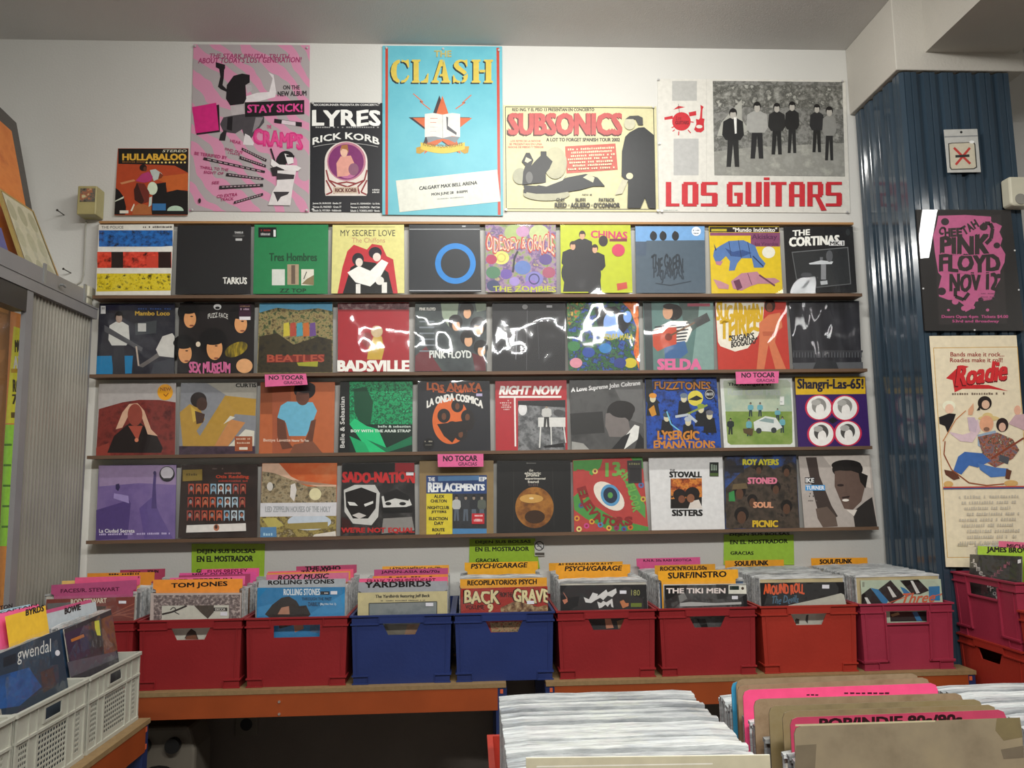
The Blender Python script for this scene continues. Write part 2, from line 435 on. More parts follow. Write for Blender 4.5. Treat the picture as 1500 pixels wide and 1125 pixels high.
sbox('beam', 1.886, 2.275, -6.5, PY - .004, 3.29, 3.53, plaster2)

b = MB(); b.box(-2.44, 1.76, -.003, 0.0, 0.0, .80); structure(b.build('trim_2', surf('dark_brown_wall_sheet', (0.19, 0.165, 0.145, 1), 0.1, 3.0, 0.7, 0.25, 0.2, 120.0)), 'dark brown sheet over the lower wall under the benches')  # thin dark brown sheet covering the lower wall
# shelves on the wall
shelf_m = surf('dark_stained_wood', '6c5442', 0.18, 14.0, 0.5, 0.35, 0.05, stretch=(.15, 1, 1))
shelf_l = surf('pale_wood', 'a37a4e', 0.15, 14.0, 0.5, 0.35, 0.05, stretch=(.15, 1, 1))
SH = [(2.693, 'pale wooden wall shelf under the row of posters', shelf_l, -1.585, 1.725), (2.352, 'dark wooden wall shelf holding the uppermost row of record sleeves', shelf_m, -1.575, 1.718),
      (2.019, 'dark wooden wall shelf holding the second row of record sleeves from the top', shelf_m, -1.575, 1.718), (1.684, 'dark wooden wall shelf holding the third row of record sleeves from the top', shelf_m, -1.565, 1.716),
      (1.343, 'dark wooden wall shelf holding the lowest row of record sleeves', shelf_m, -1.552, 1.72)]
for i, (z, lab, m, x0, x1) in enumerate(SH):
    b = MB(); d = -.078 if i else -.03
    b.box(x0, x1, d, 0.0, z - .012, z - .002); 
    if i: b.box(x0, x1, d, d + .005, z - .002, z + .0015)
    o = b.build('wall_shelf', m, origin=((x0 + x1) / 2, 0, z - .012)); tag(o, lab, 'shelf', 'wooden shelves on the back wall')

# racking benches
beam_m = surf('orange_painted_steel', '96451f', 0.10, 8.0, 0.38, 0.5)
board_m = surf('chipboard', '8c7350', 0.12, 60.0, 0.6, 0.3, 0.05)
up_m = surf('dark_blue_steel', '22305c', 0.10, 8.0, 0.4, 0.5)
dot_m = surf('orange_plastic', 'd2603c', 0.05, 8.0, 0.5, 0.4)
screw_m = surf('zinc_screw', 'b8aaa0', 0.05, 8.0, 0.35, 0.5, metal=.6)
def bench(label, X0, X1, Y0, Y1, z, uprights, loc, rot=0.0, ear=None):
    t = empty('racking_bench', loc); t.rotation_euler = (0, 0, rot); bpy.context.view_layer.update(); tag(t, label, 'bench')
    def part(bm, nm, m, lab=None):
        o = bm.build(nm, m); o.parent = t
        if lab: o['label'] = lab
        return o
    b = MB(); b.box(X0, X1, Y0, Y1, z - .014, z)
    if ear: b.box(X1, ear, Y0, -.43, z - .014, z)
    part(b, 'board', board_m, 'chipboard top')
    for y in (Y0 + .002, Y1 - .032):
        b = MB(); b.box(X0 + .03, (ear if ear and y < Y0 + .1 else X1) - .03, y, y + .03, z - .09, z - .0145); bo = part(b, 'beam', beam_m, 'orange steel beam')
    for ux in uprights:
        for y in (Y0 + .004, Y1 - .05):
            if ear and ux > 1.7 and y > Y0 + .1: continue
            b = MB(); b.box(ux - .019, ux + .019, y, y + .044, 0.0, z - .0148); b.box(ux - .021, ux + .021, y, y + .044, 0, .008)
            u = part(b, 'upright', up_m, 'dark blue steel upright')
            for k in range(2):
                b = MB(); b.box(ux - .004, ux + .006, y - .0022, y, z - .034 - k * .05, z - .02 - k * .05); q = b.build('locking_tab', dot_m); q.parent = u
    return t
lb = bench('long racking bench under the left half of the wall crates', -1.55, 0.115, -.532, -.012, .8545, (-1.50, 0.098), (0, 0, 0))
for sy in (1028, 1046):
    p = at_y(409, sy, -.531); b = MB(); b.prism([(p.x + .0045 * math.cos(i * .785), p.z + .0045 * math.sin(i * .785)) for i in range(8)], -.534, -.5302, 'y'); q = b.build('screw', screw_m); q.parent = lb
bench('racking bench with orange beam under the right half of the wall crates', .255, 1.766, -.532, -.012, .8545, (.272, 1.79), (0, 0, 0), 0.0, 1.812)
# the left bench runs towards the viewer, its front edge facing the aisle
bench('racking bench along the left side under the pale grey crates', 0.0, 1.75, 0.0, .56, .8545, (1.725, .03), (-.985, -2.585, 0), math.radians(90))
# ------------------------------------------------------------------ record sleeves on the wall shelves
LEAN_N = Vector((0, -1.0, 0.075))
film = film_mat('clear_film', 0.0, 0.22, 5.0, base=-.015, rough=.035, detail=.6)
film_w = film_mat('wrinkled_film', 0.0, 0.6, 8.5, (1, .55, 1), .055, -.022, 1.3)
film_f = film_mat('smooth_film', 0.0, 0.06, 8.0, base=0.0)
ROWZ = {1: 2.352, 2: 2.019, 3: 1.684, 4: 1.343}
OA, OB, OC = ((130, 320), 4.1667), ((480, 320), 4.1667), ((810, 320), 3.2609)
OD, OE, OF = ((130, 540), 4.0541), ((480, 540), 4.0541), ((820, 540), 3.1915)
WG = 'record sleeves shown on the wall shelves'
def cover(row, O, quad, base, g=1.0):
    z = ROWZ[row]
    a = Art((0, -.05, z), LEAN_N, O[0], O[1], g)
    q = [tuple(map(float, p.split(','))) for p in quad.split()]
    # the foot of the sleeve stands on the shelf, just behind its lip
    a.board(q[0], q[1], base, BL=q[2], BR=q[3], th=.004)
    A, B, C, D = a.quad; a.quad = (A, B, (C[0], 0.0), (D[0], 0.0))
    top = {1: 2.6805, 2: 2.3395, 3: 2.0065, 4: 1.6715}[row]; a.lim = (.0004, (top - z) / LEAN_N.normalized().y * -1 - .002, -9, 9)
    return a
def done(a, label, fm=film, **k):
    # lower strip behind the lip
    A, B, C, D = a.quad
    return a.make('record_sleeve', None, label, 'record sleeve', WG, film=fm, **k)
BK, WH = '161616', 'f0efe8'
SKIN, DSK = 'd9a06c', '6b4a3a'

# --- uppermost row
a = cover(1, OA, '62,38 518,35 42,468 498,468', 'e6e4da')
a.R(Mot(['1a2430', '2463b0', '2b7fd0'], 40), 62, 72, 512, 172).P(WH, '60,172 200,186 510,168 508,200 55,204')
a.R(Mot(['301410', 'd8402e', 'e85a44'], 34), 52, 204, 505, 302).R('241614', 138, 204, 210, 302).R('2a1512', 425, 204, 502, 302).R('d04432', 352, 230, 425, 300)
a.R(Mot(['20201a', 'd8c01e', 'e6d23a', '26261e'], 38), 50, 336, 500, 440).P('d9c22c', '48,430 200,436 500,428 498,440 47,446')
a.scr('48423e', 330, 46, 508, 58, 15).T('THE POLICE', '403c3a', 78, 46, 212, 62, b=.01)
done(a, 'white record sleeve with torn blue, red and yellow photo strips')
a = cover(1, OA, '542,42 990,40 528,462 985,460', '232325')
a.T('TARKUS', WH, 820, 360, 964, 400, b=.03, wob=.12).T('TARKUS', 'd8d8d8', 890, 80, 942, 92, b=.03).E('4c4c4c', 914, 106, 38, 9).R('c8c8c8', 896, 122, 936, 136)
done(a, 'plain black record sleeve with small white lettering low at its right', film_f)
a = cover(1, OA, '1012,38 1462,38 1003,460 1458,460', '27824f')
a.T('Tres Hombres', '1c4a30', 1102, 212, 1392, 260, b=.03).R('d8dcd4', 1118, 310, 1197, 408).R('b09a80', 1212, 280, 1282, 405).R('6a5a4c', 1236, 285, 1260, 400).R('e0dccd', 1297, 310, 1374, 408).P('8a7a58', '1300,400 1330,370 1374,345 1374,408').L('6a6a60', '1312,370 1330,325', 6)
a.T('ZZ TOP', '1c3a2a', 1166, 428, 1326, 452, b=.03, wob=.1)
st = a.sub('sticker', 'black sticker'); st.R('15181a', 1036, 55, 1146, 116).scr('9a2a2a', 1050, 66, 1110, 78, 7).scr('c0c0c0', 1050, 88, 1110, 104, 7).R('e0e0e0', 1128, 70, 1142, 112)
done(a, 'green record sleeve with three small pictures in a line')
a = cover(1, OB, '30,40 466,38 22,458 468,456', 'dcd68c', 1.0)
a.L('8a8850', '110,52 410,52', 3)
a.T('MY SECRET LOVE', '2c2a30', 78, 70, 412, 108, b=.01).T('The Chiffons', 'b8826a', 148, 118, 350, 148, b=.01)
a.P('c0303a', '60,458 90,300 120,200 160,160 240,190 270,155 330,165 360,230 400,250 428,458').P(BK, '92,458 140,300 200,260 290,270 370,330 400,458').P('f2f0ea', '120,330 190,290 260,320 330,250 370,270 320,360 260,415 170,390').E('26222a', 185, 250, 36, 40).E('26222a', 290, 210, 40, 36).E('e8dcd0', 192, 268, 22, 26).E('e8dcd0', 300, 236, 24, 26).R('e8e6e0', 172, 400, 200, 458).R('e8e6e0', 330, 390, 362, 455).E('e8e6e0', 318, 380, 26, 26)
done(a, 'pale yellow record sleeve with two figures outlined in red')
a = cover(1, OB, '497,36 928,36 497,452 938,448', '1d2228')
a.R('c9ccd0', 498, 64, 930, 67).R('c9ccd0', 498, 438, 936, 442).ring('1c7ecb', 780, 275, 90, 124, 48).R('b0b4b8', 820, 44, 842, 52)
done(a, 'black record sleeve with one large bright blue ring', film_w)
a = cover(1, OB, '962,36 1392,36 965,450 1398,450', Mot(['6a7a50', '8a9a5c', '9a7a9c', '5a4a7a', 'b0a070'], 22))
for x, y, r, c in ((1060, 240, 48, 'd8cf6e'), (1150, 90, 70, '9fb070'), (1290, 90, 60, 'b5bf86'), (1010, 330, 44, '4c7a5c'), (1260, 370, 55, '7d78b8'), (1190, 300, 50, '5d78b4'), (1090, 340, 36, '6a52a0'), (1330, 250, 40, '5a4a86'), (1190, 80, 40, 'b98db0'), (1350, 330, 40, 'a0506a'), (1240, 410, 40, '8a6ab0'), (1010, 410, 40, '3a4468'), (1000, 250, 34, 'a83a58'), (1140, 385, 32, '9a86c4')):
    a.E(c, x, y, r, r * .85)
a.ring('40406a', 1260, 370, 26, 34).ring('c0b060', 1060, 240, 20, 28).L('2a2c30', '1130,330 1140,240 1160,200', 12)
a.T('ODESSEY', 'b8463a', 966, 110, 1170, 200, b=.05, wob=.25, grow=-.3).T('& ORACLE', 'b8463a', 1178, 104, 1386, 206, b=.05, wob=.25, grow=.3)
a.T('ODESSEY', 'e8c0a8', 972, 116, 1166, 196, b=.0, wob=.25, grow=-.3).T('& ORACLE', 'e8c0a8', 1184, 110, 1382, 200, b=.0, wob=.25, grow=.3)
a.T('THE ZOMBIES', 'b8bc3c', 1010, 415, 1392, 448, b=.03, wob=.2)
done(a, 'record sleeve with a pastel swirl of flowers under wavy red lettering')
a = cover(1, OC, '35,30 370,28 38,356 380,354', 'b9c21c', .95)
a.T('CHINAS', 'c23460', 182, 58, 354, 92, tilt=6, b=.04).R('7a2838', 270, 97, 354, 110)
for x, y, w in ((140, 60, 60), (95, 110, 64), (200, 125, 60)): a.person(x, y, y + 230, w * 1.7, '1c1c20', '202024', 'd8a080', '2a1a16')
a.E('2a1c22', 240, 108, 22, 26).E('202024', 100, 260, 60, 70).E('202024', 170, 270, 60, 70).P('202024', '48,350 60,250 120,200 220,240 232,350')
s_ = a.sub('sticker', 'round pink sticker'); s_.E('c83a5c', 312, 152, 31, 30)
a.P('c2483c', '304,312 352,304 356,334 308,344')
done(a, 'acid yellow-green record sleeve with a group in black clothes', film_w)
a = cover(1, OC, '392,36 725,36 398,356 730,356', '4c5c6a')
a.P('6f9fd0', '394,38 724,38 724,104 448,106 444,110 395,110').P('46566a', '396,110 448,112 444,178 397,178')
for x in (480, 526, 585): a.E('1c2026', x, 84, 17, 22).E('2a2422', x - 2, 68, 7, 8)
a.T('THE GREEN', '26303a', 470, 180, 620, 250, b=.02, wob=.35).T('PAJAMAS', '2c3844', 480, 240, 625, 300, b=.02, wob=.35).L('2c3844', '490,310 560,320 660,300', 5)
s_ = a.sub('sticker', 'round white sticker'); s_.E('e6eaf0', 684, 62, 22).scr('506070', 668, 54, 700, 60, 5).scr('506070', 672, 68, 696, 74, 5)
done(a, 'blue-grey record sleeve with three small heads above a wall')
a = cover(1, OC, '745,38 1080,38 758,358 1098,357', 'ddbf1e', .95)
a.R('20181c', 748, 40, 1080, 66).T('"Mundo Indómito"', 'ece8e0', 860, 44, 1070, 64, b=.03).R('b8aa30', 756, 50, 830, 62).R('8c4a6c', 750, 68, 1082, 82).R('83466a', 945, 68, 1084, 134)
a.T('Akiskay', '5a2a4e', 950, 76, 1070, 106, b=.02).T('los Vinardos', '5a2a4e', 965, 114, 1074, 130, b=.02).E('e8e6d8', 1030, 162, 31, 28)
a.P('5478b0', '770,150 800,130 840,108 910,104 965,130 985,180 1015,215 1005,235 960,235 950,190 900,190 880,215 868,248 840,250 846,205 826,180 800,205 775,205 765,180').P('33508a', '820,140 850,180 900,185 950,165 905,150 860,160').L('26385e', '840,108 850,180', 3).L('26385e', '885,104 900,188', 3).L('26385e', '930,112 945,188', 3).P('26385e', '768,120 782,150 775,156').L('26385e', '955,180 1005,230', 6)
a.P('b87a90', '775,205 812,205 800,225 780,220').P('b98292', '850,300 900,262 975,254 1000,285 1060,285 1085,300 1060,312 980,312 940,325 900,345 860,335').P('6a3a52', '862,300 890,290 905,330 880,345').P('c08a94', '765,290 800,300 840,318 838,338 790,335').L('6a3a52', '930,262 950,318', 3).L('6a3a52', '985,270 1060,322', 8)
done(a, 'bright yellow record sleeve with a blue beast drawing and purple title block')
a = cover(1, OC, '1102,38 1432,38 1118,356 1452,352', '1b1b1d')
a.T('THE', WH, 1146, 58, 1226, 84, tilt=-6, b=.05).T('CORTINAS', WH, 1130, 92, 1366, 134, tilt=-12, b=.05).R('e0e0e0', 1318, 106, 1392, 130).T('MK.1', BK, 1324, 110, 1386, 128, b=.03)
a.P('6a6c6e', '1140,160 1410,136 1424,314 1170,340').P('2b2d2f', '1144,164 1406,141 1420,311 1173,336').R('8a8c90', 1280, 215, 1304, 292).P('c8ccd0', '1222,214 1280,200 1338,206 1332,218 1226,220').P('b8bcc0', '1276,300 1310,296 1312,314 1280,318').P('6c6e72', '1275,185 1290,185 1288,200 1275,200').E('5a5c60', 1320, 180, 16, 28).E('4a4c50', 1210, 270, 26, 12).E('303436', 1408, 66, 10, 16)
done(a, 'black record sleeve with a tilted grey photo panel, uppermost row, right end')
# --- second row
a = cover(2, OA, '65,518 526,516 45,952 522,948', Mot(['20202a', '2c2c36', '3a3a40'], 14))
a.R('1e2038', 66, 520, 524, 560).P('2482b8', '50,840 140,838 150,950 46,950').P('2482b8', '215,838 270,838 262,946 205,948').P('44484c', '282,640 415,622 412,700 285,712').R('c8c8c4', 300, 640, 350, 690)
a.person(185, 570, 950, 130, 'd8d8d2', '34343c', 'b09888').P('5a5a5e', '95,650 330,790 322,812 96,690').P('d4d2cc', '410,800 450,720 510,700 524,720 520,850 430,840').P('6f6a68', '300,900 380,850 420,820 430,845 330,910').L('c0b0a0', '290,780 305,900', 10).P('3a3c44', '380,948 400,880 522,850 520,948')
a.T('Mambo Loco', 'd0a83c', 284, 566, 494, 592, b=.03).scr('3a5a9a', 300, 548, 505, 556, 14)
s_ = a.sub('sticker', 'small white price sticker'); s_.R('dadada', 74, 534, 104, 582).scr('6a6a70', 80, 542, 98, 556, 3)
done(a, 'dark record sleeve with a standing man in a white shirt and blue strips')
a = cover(2, OA, '556,516 1012,513 538,948 1005,944', '211c1d')
for x, y, r in ((610, 590, 60), (920, 620, 62), (580, 800, 66), (760, 770, 78)):
    a.E('100e10', x, y - 18, r * 1.12, r * 1.1).E('e0a06a', x + 8, y + 24, r * .62, r * .9).E('100e10', x - 2, y - 40, r * .95, r * .55).E('3a2018', x + 18, y + 8, 9, 4).E('8a4a38', x + 18, y + 66 * r / 62, 14, 5)
a.E(Mot(['2a2420', '7a6a20', 'd8b830'], 40, (1, .2, 1)), 900, 800, 74, 40, rot=-25).E('e0a876', 950, 900, 50, 44).E('e8d8c0', 668, 768, 14, 16)
a.T('FUZZ FACE', WH, 728, 575, 850, 604, b=.01, wob=.15, arch=10).E('e6e6e6', 786, 540, 24, 18).E(BK, 786, 546, 14, 8).T('SEX MUSEUM', 'd06a98', 614, 880, 862, 944, b=.03, wob=.18)
s_ = a.sub('sticker', 'dark purple hype sticker'); s_.R('3a1830', 918, 524, 990, 620).scr('b08a6a', 924, 532, 984, 540, 7).scr('d0b0c8', 926, 548, 982, 560, 6).R('e6e2e6', 920, 600, 988, 620)
done(a, 'dark record sleeve with four large faces and pink lettering')
a = cover(2, OA, '1040,514 1490,508 1028,944 1488,940', Mot(['33301f', '7a6a44', '9a8a5c', '4a5a34', '2c2a20'], 46))
a.P('5aa0c4', '1042,516 1488,510 1486,566 1400,548 1280,560 1150,545 1042,575').P(Mot(['26241c', '3c3420', '1e1c18'], 30), '1040,720 1150,700 1250,770 1400,720 1482,740 1486,938 1030,942')
for i, c in enumerate(('c8b840', 'b04a3a', '4a98a8', 'c46a30', '6a4a8a')): a.P(c, [(1190 + i * 40, 640), (1222 + i * 40, 634), (1228 + i * 40, 715), (1188 + i * 40, 722)])
a.P('7c2c24', '1090,842 1440,828 1436,872 1086,880').T('BEATLES', 'b0503a', 1090, 832, 1436, 876, b=.03).P('a0a030', '1270,880 1400,872 1396,905 1280,900')
done(a, 'record sleeve with a crowded colourful collage under a blue sky')
a = cover(2, OB, '62,515 496,512 62,936 498,934', 'a3222c')
a.R(Mot(['3a1a1e', '6a3a40', 'a08a88'], 40), 64, 517, 496, 556).P('c4a23c', '240,860 250,790 290,700 330,720 345,800 330,862').E('c8b08a', 300, 690, 36, 36).E('8a3a3a', 240, 740, 30, 46)
a.T('BADSVILLE', WH, 64, 868, 494, 932, b=.07)
done(a, 'red record sleeve with heavy white lettering along its foot', film_w)
a = cover(2, OB, '534,512 968,510 530,934 972,932', Mot(['2c3034', '3c4446', '4c5652'], 12))
a.P('8c9a86', '690,515 800,513 790,600 740,660 700,600').P('7a8674', '900,514 966,512 966,560 910,570')
for x, y, r in ((848, 565, 40), (780, 640, 40), (920, 660, 46), (855, 735, 42), (935, 795, 40)):
    a.E('181414', x, y - 8, r * 1.1, r * 1.15).E('d6a580', x + 4, y + 14, r * .58, r * .8).E('181414', x, y - 26, r * .95, r * .5)
a.P('6a2a30', '535,840 600,780 650,860 700,932 532,932').P('5a1c24', '880,820 960,850 966,930 900,930').T('PINK FLOYD', WH, 560, 544, 658, 562, b=.04)
for i in range(6): a.R('788088', 560, 625 + i * 36, 650, 634 + i * 36)
a.T('PiNK FLOYD', 'd8dcd8', 622, 808, 876, 852, b=.03, wob=.15)
done(a, 'grey-green record sleeve with several dark-haired heads and a text column', film_w)
a = cover(2, OB, '1005,515 1452,512 1003,934 1450,932', '17171b')
a.L('4a4a4e', '1218,560 1214,925', 4).L('6a6a70', '1156,680 1148,860', 5).L('3a3a40', '1280,600 1290,860', 3).E('8a8a8c', 1204, 540, 17, 15).R('a8a8ac', 1336, 530, 1370, 544)
done(a, 'unlettered black record sleeve in crinkled plastic', film_w)
a = cover(2, OC, '65,398 410,396 75,730 415,727', Mot(['1e2c6a', '2a58a8', '20242a', '2a6a3a', '1a1c24', '2c7ab8'], 30))
a.P(Mot(['c84a1e', 'e07a28', '8a2a20'], 40), '330,398 408,398 412,725 385,640 400,520 370,440').P(Mot(['c84a28', '3a8a3a', '2a2a2a', 'd0b040'], 40), '67,400 160,398 130,460 70,520').P('12141a', '200,430 300,420 372,500 330,560 220,550').E('86a8e4', 275, 500, 34, 50).P('86a8e4', '225,560 250,520 310,520 340,555 300,575').E('7aa4e8', 356, 470, 20, 28)
a.T('HIERBA MALA', 'c0b43a', 232, 552, 382, 578, b=.02, wob=.3)
for x, y, c in ((110, 690, 'd08a9a'), (250, 620, '2a78b8'), (370, 690, 'c8b82c'), (170, 640, '28489a'), (320, 690, '2a3a80'), (100, 610, '3a7a48')): a.E(c, x, y, 30, 24)
done(a, 'record sleeve with a many-coloured painted riot of blue, green and orange', film_w)
a = cover(2, OC, '430,398 765,396 440,730 770,728', '5a7a76')
a.P('7f9c96', '700,400 764,398 769,726 660,728').P('4a5a56', '600,400 700,398 690,520 640,560').P('3a4244', '432,400 470,400 480,728 442,728')
a.P('e2e0da', '480,530 560,490 640,490 665,530 640,590 520,600')
for i in range(6): a.L('2a2c34', [(486 + i * 5, 520 + i * 14), (655 - i * 4, 498 + i * 16)], 7)
a.P('3d6494', '530,600 630,585 645,640 610,668 535,670').P('c04a30', '475,540 520,520 590,520 590,600 540,615 500,635 478,610').E('7a2c20', 552, 566, 18, 18).L('6a4a30', '560,560 690,490', 8).P('4a4c4c', '670,485 735,450 752,488 690,520').E('1c1614', 578, 448, 40, 38).E('c89878', 548, 448, 24, 34).E('1c1614', 556, 420, 30, 14)
a.R('a04a5a', 642, 406, 750, 420).T('SELDA', 'd86a98', 502, 672, 706, 722, b=.06)
done(a, 'grey-green record sleeve with a guitarist in a striped jumper')
a = cover(2, OC, '775,398 1113,398 790,730 1132,726', 'bd3a2e')
a.P('e8e2d2', '776,400 1010,400 1004,480 980,560 930,620 870,636 800,610 788,590').T('SUGARMAN', 'd0a81e', 782, 404, 1000, 490, b=.06, wob=.2, tilt=10).T('THREE', 'd0a81e', 800, 490, 985, 590, b=.06, wob=.2, tilt=-60).T('"SUGAR\'S', '2a2622', 842, 560, 960, 590, tilt=-16, b=.03).T('BOOGALOO"', '2a2622', 852, 590, 975, 618, tilt=-22, b=.03)
a.P('cf7650', '985,500 1030,460 1085,450 1096,520 1070,540 1060,590 1115,724 1064,726 1030,600 1008,726 972,728 985,590').E('3a2018', 1036, 416, 26, 32).E('7a4630', 1034, 425, 15, 22).P('b85f40', '1000,540 1060,540 1058,560 1004,562')
done(a, 'red and cream record sleeve with a person in a salmon trouser suit')
a = cover(2, OC, '1128,398 1462,394 1150,728 1475,722', Mot(['1a1a1e', '26262c', '333338'], 24, (1, .1, 1)))
a.P('56585c', '1142,690 1480,686 1482,722 1152,726').P('2a2c30', '1240,722 1260,680 1350,680 1366,722').R('3a3a3e', 1146, 630, 1480, 640)
for i in range(24): a.R('4c4e52', 1146 + i * 14, 640, 1153 + i * 14, 664)
done(a, 'near-black record sleeve in crumpled shiny plastic at the right end of its row', film_w)
# --- third row
a = cover(3, OD, '62,85 518,84 42,519 512,515', 'a9a4a2', 1.25)
a.P(Mot(['4a1c1c', '7a302a', '5a2420'], 20), '60,240 200,200 300,185 420,186 516,200 512,514 43,518').P('8a3a30', '44,470 120,440 130,517 43,518').P('1e1616', '110,500 150,400 220,340 280,300 340,350 400,390 440,470 430,500').P('c8a288', '160,360 200,260 240,210 290,205 330,250 370,360 410,400 350,390 320,300 280,240 240,270 200,350').E('8a4034', 275, 275, 44, 66).P('a04a3a', '235,340 320,340 290,430').E('c87a5c', 284, 424, 12, 12)
s_ = a.sub('sticker', 'round orange sticker'); s_.E('f09a1c', 454, 140, 46, 48).T('NEW', '8a4a1a', 426, 112, 488, 132, b=.02).L('8a4a1a', '445,150 458,165 474,145', 5)
done(a, 'dark red landscape record sleeve with a long-haired person and orange sticker')
a = cover(3, OD, '548,84 998,83 535,515 988,515', '8a8c92')
a.P('a8a49a', '700,84 998,83 996,190 820,160').P('b8913e', '540,260 600,210 660,240 690,300 640,370 660,400 760,240 810,160 994,180 990,280 870,270 820,330 740,470 560,480').P('d2b04a', '605,220 640,250 650,300 620,320').E('2a2220', 652, 185, 48, 46).E('4a342c', 672, 210, 32, 40).P('4a342c', '630,250 690,270 680,320 640,330').P('c88a54', '740,470 840,300 930,320 820,470').P('dcd8c8', '800,330 840,280 870,290').P('dcd8c8', '830,460 930,360 984,370 980,470').R(Mot(['2a2028', '4a3848', '382a34'], 20), 536, 460, 988, 514).T('CURTIS', '1c1c1c', 874, 88, 994, 110, b=.05)
s_ = a.sub('sticker', 'brown text sticker'); s_.R('a05434', 868, 402, 972, 490).scr('e0c8b0', 876, 412, 962, 422, 9).scr('e0c8b0', 880, 436, 960, 446, 8).R('e6dccc', 894, 466, 944, 482)
done(a, 'record sleeve with a reclining person in mustard-yellow clothes')
a = cover(3, OD, '1022,80 1462,80 1010,512 1455,508', 'b9653c')
a.R('95502f', 1020, 84, 1090, 270).R('a5583a', 1090, 84, 1200, 508).P('6db4d0', '1140,220 1180,195 1330,200 1356,250 1330,320 1290,400 1190,400 1170,320 1120,290').P('6a4030', '1118,290 1165,310 1180,430 1215,470 1150,480 1120,400').P('6a4030', '1300,390 1320,310 1350,300 1330,430 1260,470').P('80503c', '1190,508 1220,450 1330,430 1390,508').E('181214', 1282, 130, 64, 52).E('6a4234', 1270, 168, 40, 50).E('181214', 1284, 112, 62, 34).L('4a2c24', '1245,150 1300,150', 6)
a.T('Bettye Lavette', 'e6c8b4', 1038, 416, 1198, 438, b=.02).T('Nearer To You', 'e8d8c8', 1206, 420, 1306, 434, b=.03)
done(a, 'orange record sleeve with a seated woman in a light blue top', film_w)
a = cover(3, OE, '75,75 505,70 62,505 502,503', '16201c')
a.R(Mot(['0c6a42', '16a868', '0a3a28', '1cc07a'], 55), 130, 76, 504, 330).R('0e2a20', 130, 330, 503, 504).P('0a4a30', '155,120 230,110 270,200 255,330 200,340 160,260').P('1cc47c', '130,330 160,295 230,340 300,360 360,504 250,504').P('18a86a', '130,400 220,440 250,504 170,504').P('10704a', '230,420 350,470 500,400 502,450 350,504')
a.P('141816', '76,78 130,76 130,504 64,504').T('Belle & Sebastian', 'd4d4d0', 74, 168, 100, 470, b=.02, vert=True).T('BOY WITH THE ARAB STRAP', 'e2ece4', 138, 362, 492, 378, b=.03).T('belle & sebastian', 'd8e8de', 300, 336, 492, 350, b=.02)
done(a, 'emerald green tinted record sleeve with a black vertical title strip')
a = cover(3, OE, '535,75 962,72 532,500 968,495', '23242a')
a.E('da6a30', 730, 310, 108, 138, 40)
for x, y, w in ((770, 220, 66), (690, 280, 70), (830, 285, 70), (740, 360, 80), (790, 385, 70)): a.E('1f1a1a', x, y, w * .55, w * .6).E('6a4028', x, y + 4, w * .2, w * .3)
a.P('1f1a1a', '650,330 880,300 860,360 780,380 740,440 690,400').T('LOS AMAYA', 'c86430', 590, 92, 915, 136, b=.04, wob=.3, arch=-8).T('Y EL COMBO', 'c05a2c', 612, 118, 890, 142, b=.03, wob=.3).T('LA ONDA COSMICA', 'e8e6e0', 590, 150, 920, 192, b=.05, arch=42, wob=.1)
s_ = a.sub('sticker', 'round black sticker'); s_.E('0e0e10', 600, 448, 34, 34).scr('b8b0a0', 576, 428, 622, 436, 6).scr('7a766a', 580, 450, 620, 456, 6)
p_ = a.sub('sticker', 'small lilac price sticker'); p_.R('b8aed0', 882, 148, 918, 164)
done(a, 'black record sleeve with an orange disc behind a group of dark heads')
a = cover(3, OE, '995,75 1418,68 998,500 1425,493', 'b02c34')
a.R(Mot(['3a3c3e', '5c5e60', '8a8c8e', '26282a'], 16), 1130, 190, 1412, 490).R('d8d8d4', 1250, 290, 1412, 346).L('d8d8d4', '1265,346 1258,470', 8).L('d8d8d4', '1326,346 1330,470', 7).L('d8d8d4', '1402,346 1414,440', 7).E('e0e0e0', 1158, 240, 26, 38).person(1300, 212, 350, 60, 'c4c4c0', '3a3a3a').P('1e1e20', '1280,460 1400,440 1406,466 1290,470').E('4a4a4c', 1370, 262, 30, 20)
a.P('26282a', '1130,192 1412,186 1410,230 1130,215').R('ece8e4', 1018, 162, 1388, 174).P('ece8e4', '1106,174 1116,174 1120,462 1110,462').T('RIGHT NOW', 'f0ece8', 1020, 104, 1388, 154, sh=.25, b=.05)
for i in range(5): a.scr('d8b8b4', 1018 + i * 4, 186 + i * 13, 1092, 194 + i * 13, 6)
done(a, 'red record sleeve with slanted white capitals over a grey photo')
a = cover(3, OF, '45,50 388,46 55,384 395,380', Mot(['3c3c3c', '4a4a4a', '303030'], 6), 1.3)
a.P('2a2a2a', '48,210 200,200 210,300 52,310').P('5a5a5a', '240,60 386,52 390,260 330,240').E('1e1c1c', 282, 205, 62, 56).P('6a6462', '215,210 270,200 320,240 330,290 290,320 232,318 222,290 212,270').E('1e1c1c', 290, 190, 62, 40).P('c8c8c4', '280,345 350,262 372,270 365,330 300,380 270,380').P('1c1c1e', '240,382 290,320 330,300 300,378').P('1a1a1a', '350,382 372,300 392,330 393,380').P('8c8c88', '56,340 110,350 140,383 56,384')
a.T('A Love Supreme John Coltrane', 'ecece8', 54, 90, 376, 116, tilt=-34, b=.04)
done(a, 'grey photo record sleeve with a man in profile and open white collar')
a = cover(3, OF, '398,44 732,40 408,378 755,372', Mot(['101820', '1c3c86', '2050b0', '121418'], 22))
a.E('d8c84a', 634, 138, 36, 36).P('1a1a22', '600,145 640,125 668,140 640,150').P('18202a', '400,44 430,44 440,130 470,160 420,180 402,150')
